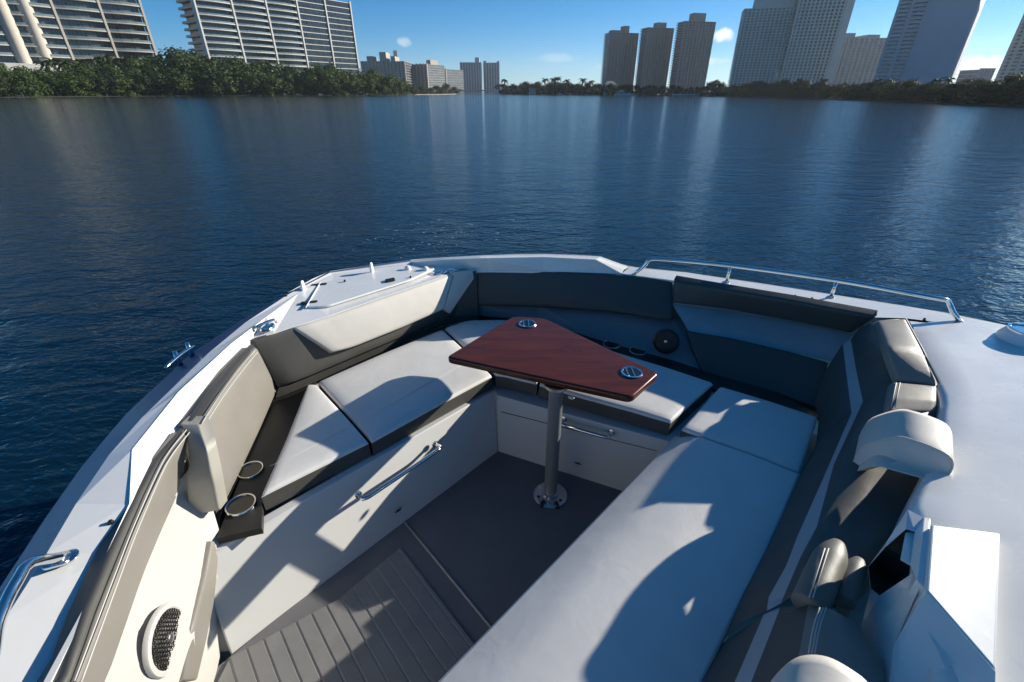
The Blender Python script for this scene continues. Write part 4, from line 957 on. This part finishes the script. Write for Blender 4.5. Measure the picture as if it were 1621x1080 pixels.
MD = [q.copy() for q in MC]
for me in MD: me.materials[0] = LEAF2
for me in TM: me.materials.append(BARK)
def palm_meshes(seed):
    rnd = random.Random(seed); V = []; Fc = []
    bend = rnd.uniform(-.06, .06)
    tubegeo([(0, 0, -.02), (bend * .3, 0, .3), (bend, 0, .78)], [.022, .016, .013], V, Fc, 7)
    t_ = bpy.data.meshes.new('palm_trunk'); t_.from_pydata([tuple(v) for v in V], [], Fc); t_.materials.append(BARK)
    V = []; Fc = []; c = W((bend, 0, .78)); nf = 17
    for k in range(nf):
        a = 6.283 * k / nf + rnd.uniform(-.15, .15); el = rnd.uniform(-.3, 1.2); ln = rnd.uniform(.22, .30)
        h = W((math.cos(a), math.sin(a), 0)); sd_ = W((-h.y, h.x, 0)); prev = None
        for j in range(7):
            t = j / 6; p = c + h * ln * t * math.cos(el * (1 - t * .7)) + W((0, 0, ln * (math.sin(el) * t - .75 * t * t)))
            wdt = .040 * math.sin(math.pi * (.12 + .86 * t)) + .004
            if prev:
                q, wq = prev
                for s in (-1, 1):
                    b = len(V); V += [q, p, p + sd_ * s * wdt + W((0, 0, -wdt * .8)), q + sd_ * s * wq + W((0, 0, -wq * .8))]; Fc.append((b, b + 1, b + 2, b + 3))
            prev = (p, wdt)
    f = bpy.data.meshes.new('palm_crown'); f.from_pydata([tuple(v) for v in V], [], Fc); f.materials.append(LEAF3); return t_, f
PM = [palm_meshes(i) for i in range(3)]
tn = 0; REC = []
def tree(px, D, py_top, kind, label, group, wk=1.0, z0=-.4):
    global tn; tn += 1
    c = G(px, D, z0); H = hgt(D, py_top) - z0
    if kind == 'palm':
        r_ = empty('palm_tree', c, random.uniform(0, 6.28)); tag(r_, label, 'palm tree', group); REC.append((px, r_, label, group)); t_, f = PM[tn % 3]
        for nm, me in (('trunk', t_), ('crown', f)):
            o = bpy.data.objects.new(nm, me); COL.objects.link(o); o.parent = r_; o.scale = (H * wk, H * wk, H)
    else:
        nm0 = 'mangrove_tree' if kind == 'mangrove' else 'broadleaf_tree'
        r_ = empty(nm0, c, random.uniform(0, 6.28)); tag(r_, label, 'tree', group); REC.append((px, r_, label, group))
        me = MC[tn % 4] if kind == 'mangrove' else BC[tn % 3]
        if kind == 'mangrove' and random.random() < .35: me = MD[tn % 4]
        wk *= random.uniform(.85, 1.2)
        for nm, q in (('trunk', TM[tn % 3]), ('crown', me)):
            o = bpy.data.objects.new(nm, q); COL.objects.link(o); o.parent = r_; o.scale = (H * 1.25 * wk, H * 1.25 * wk, H * 1.02)
    return r_
def interp(tab, x):
    for (x0, y0), (x1, y1) in zip(tab, tab[1:]):
        if x0 <= x <= x1: return y0 + (y1 - y0) * (x - x0) / (x1 - x0)
    return tab[0][1] if x < tab[0][0] else tab[-1][1]
sh = sorted(left_shore); rs_ = sorted(right_shore)
ltop = [(-60, 98), (0, 99), (40, 107), (90, 106), (130, 106), (170, 104), (220, 101), (250, 98), (278, 91), (300, 90), (340, 91), (370, 97), (410, 98), (440, 104), (470, 113), (495, 109), (520, 107), (545, 113), (570, 116), (600, 119), (625, 122), (645, 129), (662, 136)]
random.seed(11)
x = -50
ML = 'waterside mangrove'
while x < 660:
    D = interp(sh, x) + random.uniform(2, 6)
    tree(x, D + 4, interp(ltop, x) + random.uniform(0, 14), 'mangrove', ML, 'mangroves along the left shore', 1.15)
    x += random.uniform(15, 21) * 300 / D
x = -60
while x < 655:
    D = interp(sh, x) + random.uniform(12, 20)
    tree(x, D, interp(ltop, x) + random.uniform(-12, -4), 'mangrove', 'taller second-row mangrove', 'second row of mangroves on the left shore', .85)
    x += random.uniform(20, 28) * 300 / D
for x in list(range(95, 272, 13)) + list(range(338, 440, 14)):
    D = interp(sh, x) + 32
    top_ = 74 + random.uniform(0, 14) if x < 300 else 84 + random.uniform(0, 12)
    tree(x + random.uniform(-4, 4), D, top_, 'palm', 'small palm' , 'palms below the left apartment blocks', 1.0)
tree(310, interp(sh, 310) + 30, 68, 'broadleaf', 'lone taller tree in the gap between the two left apartment blocks', None, .8)
for x in range(668, 722, 13):
    tree(x, interp(sh, x) + 60, 134 + random.uniform(-3, 5), 'broadleaf', 'small dark tree', 'trees on the far left point', 1.3)
rtop = [(795, 124), (830, 121), (870, 119), (900, 122), (945, 124), (975, 132), (1000, 131), (1060, 134), (1100, 133), (1130, 125), (1150, 132), (1190, 128), (1240, 126), (1290, 127), (1350, 126), (1400, 124), (1450, 126), (1500, 124), (1540, 121), (1580, 119), (1621, 117), (1680, 112)]
x = 792
while x < 950:
    D = interp(rs_, x) + random.uniform(6, 22)
    k = 'palm' if random.random() < .55 else 'broadleaf'
    if k == 'palm': tree(x, D, interp(rtop, x) + random.uniform(-5, 8), 'palm', 'far-shore palm', 'palms on the middle far shore', 1.1)
    tree(x + 3, D + 8, interp(rtop, x) + random.uniform(6, 14), 'broadleaf', 'low far-shore tree', 'trees on the middle far shore', 1.2)
    x += random.uniform(5, 8)
x = 950
while x < 1690:
    D = interp(rs_, x) + random.uniform(3, 9)
    s_ = 350 / D
    tree(x, D + 2, interp(rtop, x) + random.uniform(-1, 7), 'broadleaf', 'dark broadleaf tree', 'trees on the right shore', 1.0)
    if x > 1130:
        tree(x + 5, D, interp(rtop, x) + random.uniform(7, 13), 'broadleaf', 'low waterside tree', 'low waterside trees on the right shore', 1.5)
    x += random.uniform(8, 12) * (s_ ** .55)
for x in (1192, 1200, 1262, 1300, 1385, 1402, 1440, 1478, 1495):
    tree(x, interp(rs_, x) + 14, interp(rtop, x) - random.uniform(2, 10), 'palm', 'palm above the trees', 'palms on the right shore', .9)

SEG = [(-999, 0, 'at the left edge of the view'), (0, 62, 'under the cream stair towers'), (62, 160, 'under the middle of the far-left block'), (160, 280, 'under the right end of the far-left block'),
       (280, 335, 'in the gap between the two left blocks'), (335, 410, 'under the sunlit left part of the finned block'), (410, 480, 'under the middle of the finned block'), (480, 580, 'under the dark end of the finned block'),
       (580, 650, 'below the long beige mid-rise'), (650, 730, 'on the sandy left point'), (730, 835, 'beside the twin far towers'), (835, 890, 'above the paired small boats'), (890, 950, 'left of the brown towers'),
       (950, 1006, 'below the leftmost brown tower'), (1006, 1060, 'below the middle brown tower'), (1060, 1145, 'below the rightmost brown tower'), (1145, 1226, 'below the stepped white wing'),
       (1226, 1312, 'below the tall white wing'), (1312, 1376, 'below the wide grey block'), (1376, 1440, 'below the left bays of the broad tower'), (1440, 1500, 'below the blank wall of the broad tower'),
       (1500, 1566, 'in the gap right of the broad tower'), (1566, 9999, 'below the tower at the right edge')]
ORD = ['first', 'second', 'third', 'fourth', 'fifth', 'sixth', 'seventh', 'eighth', 'ninth', 'tenth', 'eleventh', 'twelfth', 'thirteenth', 'fourteenth']
for a_, b_, words in SEG:
    by = {}
    for r_ in sorted((q for q in REC if a_ <= q[0] < b_), key=lambda q: q[0]): by.setdefault(r_[2], []).append(r_)
    for lab, lst in by.items():
        if lab.startswith('lone'): continue
        for i, q in enumerate(lst):
            q[1]['label'] = (lab + ' ' + words) if len(lst) == 1 else ('%s %s from the left %s' % (ORD[i], lab, words))

# waterside houses and boats, small in the picture
def house(px, D, wpx, py, label, m_):
    c = G(px, D); s = D / F / KX; r_ = tag(empty('waterfront_house', c), label, 'house', 'small waterfront houses')
    H = hgt(D, py) + .3; m = MB(); m.box(0, wpx * s, 0, 10, 0, H); wl_ = m.build('wall', m_, r_)
    m = MB(); n = max(2, int(wpx / 4))
    for k in range(n): m.box((k + .25) * wpx * s / n, (k + .7) * wpx * s / n, -.06, .1, H * .25, H * .75)
    m.build('window_row', GL_B, wl_)
    m = MB(); w_ = wpx * s; b = 0
    m.V += [(-1, -1, H), (w_ + 1, -1, H), (w_ + 1, 11, H), (-1, 11, H), (w_ * .25, 5, H * 1.35), (w_ * .75, 5, H * 1.35)]
    m.F += [(0, 1, 5, 4), (1, 2, 5), (2, 3, 4, 5), (3, 0, 4), (0, 3, 2, 1)]; m.M += [0] * 5
    m.build('roof', TAN, r_)
for q in ((838, 560, 10, 141, 'pale house left of the small white boats on the middle far shore', CONC), (906, 520, 12, 139, 'white house behind the small white boats on the middle far shore', CONC),
          (958, 455, 16, 134, 'white house with hipped roof below the leftmost brown tower', CONC), (1262, 262, 12, 140, 'white boathouse on the bank below the large white tower', CONG),
          (1304, 228, 9, 136, 'narrow pale house between palms right of the large white tower', CONC), (1420, 165, 22, 142, 'grey house deep in shade below the broad tower', CONG)):
    house(*q)
def smallboat(px, D, wpx, label, rz=0):
    s = D / F / KX; Lb = wpx * s; r_ = tag(empty('moored_boat', G(px, D, WZ), rz), label, 'boat', 'small boats moored off the far shore')
    sec = [(-.5, .16, .10), (-.2, .18, .11), (.15, .16, .12), (.38, .08, .14), (.5, .0, .17)]; V = []; Fc = []
    for (x_, y_, z_) in sec: V += [(x_ * Lb, -y_ * Lb, z_ * Lb), (x_ * Lb, -y_ * .7 * Lb, -.04 * Lb), (x_ * Lb, y_ * .7 * Lb, -.04 * Lb), (x_ * Lb, y_ * Lb, z_ * Lb)]
    for i in range(4):
        for k in range(4): Fc.append((i * 4 + k, i * 4 + (k + 1) % 4, (i + 1) * 4 + (k + 1) % 4, (i + 1) * 4 + k))
    Fc.append((0, 1, 2, 3)); mk('hull', V, Fc, CONC, r_, local=True)
    m = MB(); m.box(-.32 * Lb, .12 * Lb, -.11 * Lb, .11 * Lb, .1 * Lb, .22 * Lb); m.box(-.2 * Lb, .02 * Lb, -.09 * Lb, .09 * Lb, .22 * Lb, .30 * Lb); cb_ = m.build('cabin', CONC, r_)
    m = MB(); m.box(-.3 * Lb, .1 * Lb, -.115 * Lb, .115 * Lb, .14 * Lb, .19 * Lb); m.build('window_band', GL_B, cb_)
smallboat(887, 500, 9, 'small white motor cruiser, left one of the pair off the middle far shore'); smallboat(903, 505, 7, 'smaller white boat, right one of the pair off the middle far shore')
smallboat(986, 395, 26, 'larger white yacht moored below the brown towers'); smallboat(1003, 400, 10, 'small white boat just right of the larger white yacht')
dk = tag(empty('glint_dock', G(1066, 372, WZ)), 'low pale concrete dock added for a line of reflections below the rightmost brown tower', 'glint_dock')  # dock shape added where a bright line of reflections lies on the water
m = MB(); m.box(0, 38, 0, 3, .3, 1.1); m.build('glint_deck', CONC, dk)
m = MB()
for k in range(8): m.box(k * 5, k * 5 + .5, .2, .7, -1, 2.2)
m.build('glint_piling', CONG, dk)

# ------------------------------------------------------------------ air
hz = MB(); hz.box(-2600, 2600, -120, 5200, WZ - 1.6, 230); ho = hz.build('haze', bpy.data.materials.new('haze_air'), None); ho['kind'] = 'stuff'
hm = ho.data.materials[0]; hm.use_nodes = True; t = hm.node_tree; t.nodes.clear(); o_ = t.nodes.new('ShaderNodeOutputMaterial'); pv = t.nodes.new('ShaderNodeVolumePrincipled')
pv.inputs['Color'].default_value = (.80, .87, .95, 1); pv.inputs['Density'].default_value = .00010; pv.inputs['Anisotropy'].default_value = .35; t.links.new(pv.outputs[0], o_.inputs['Volume'])
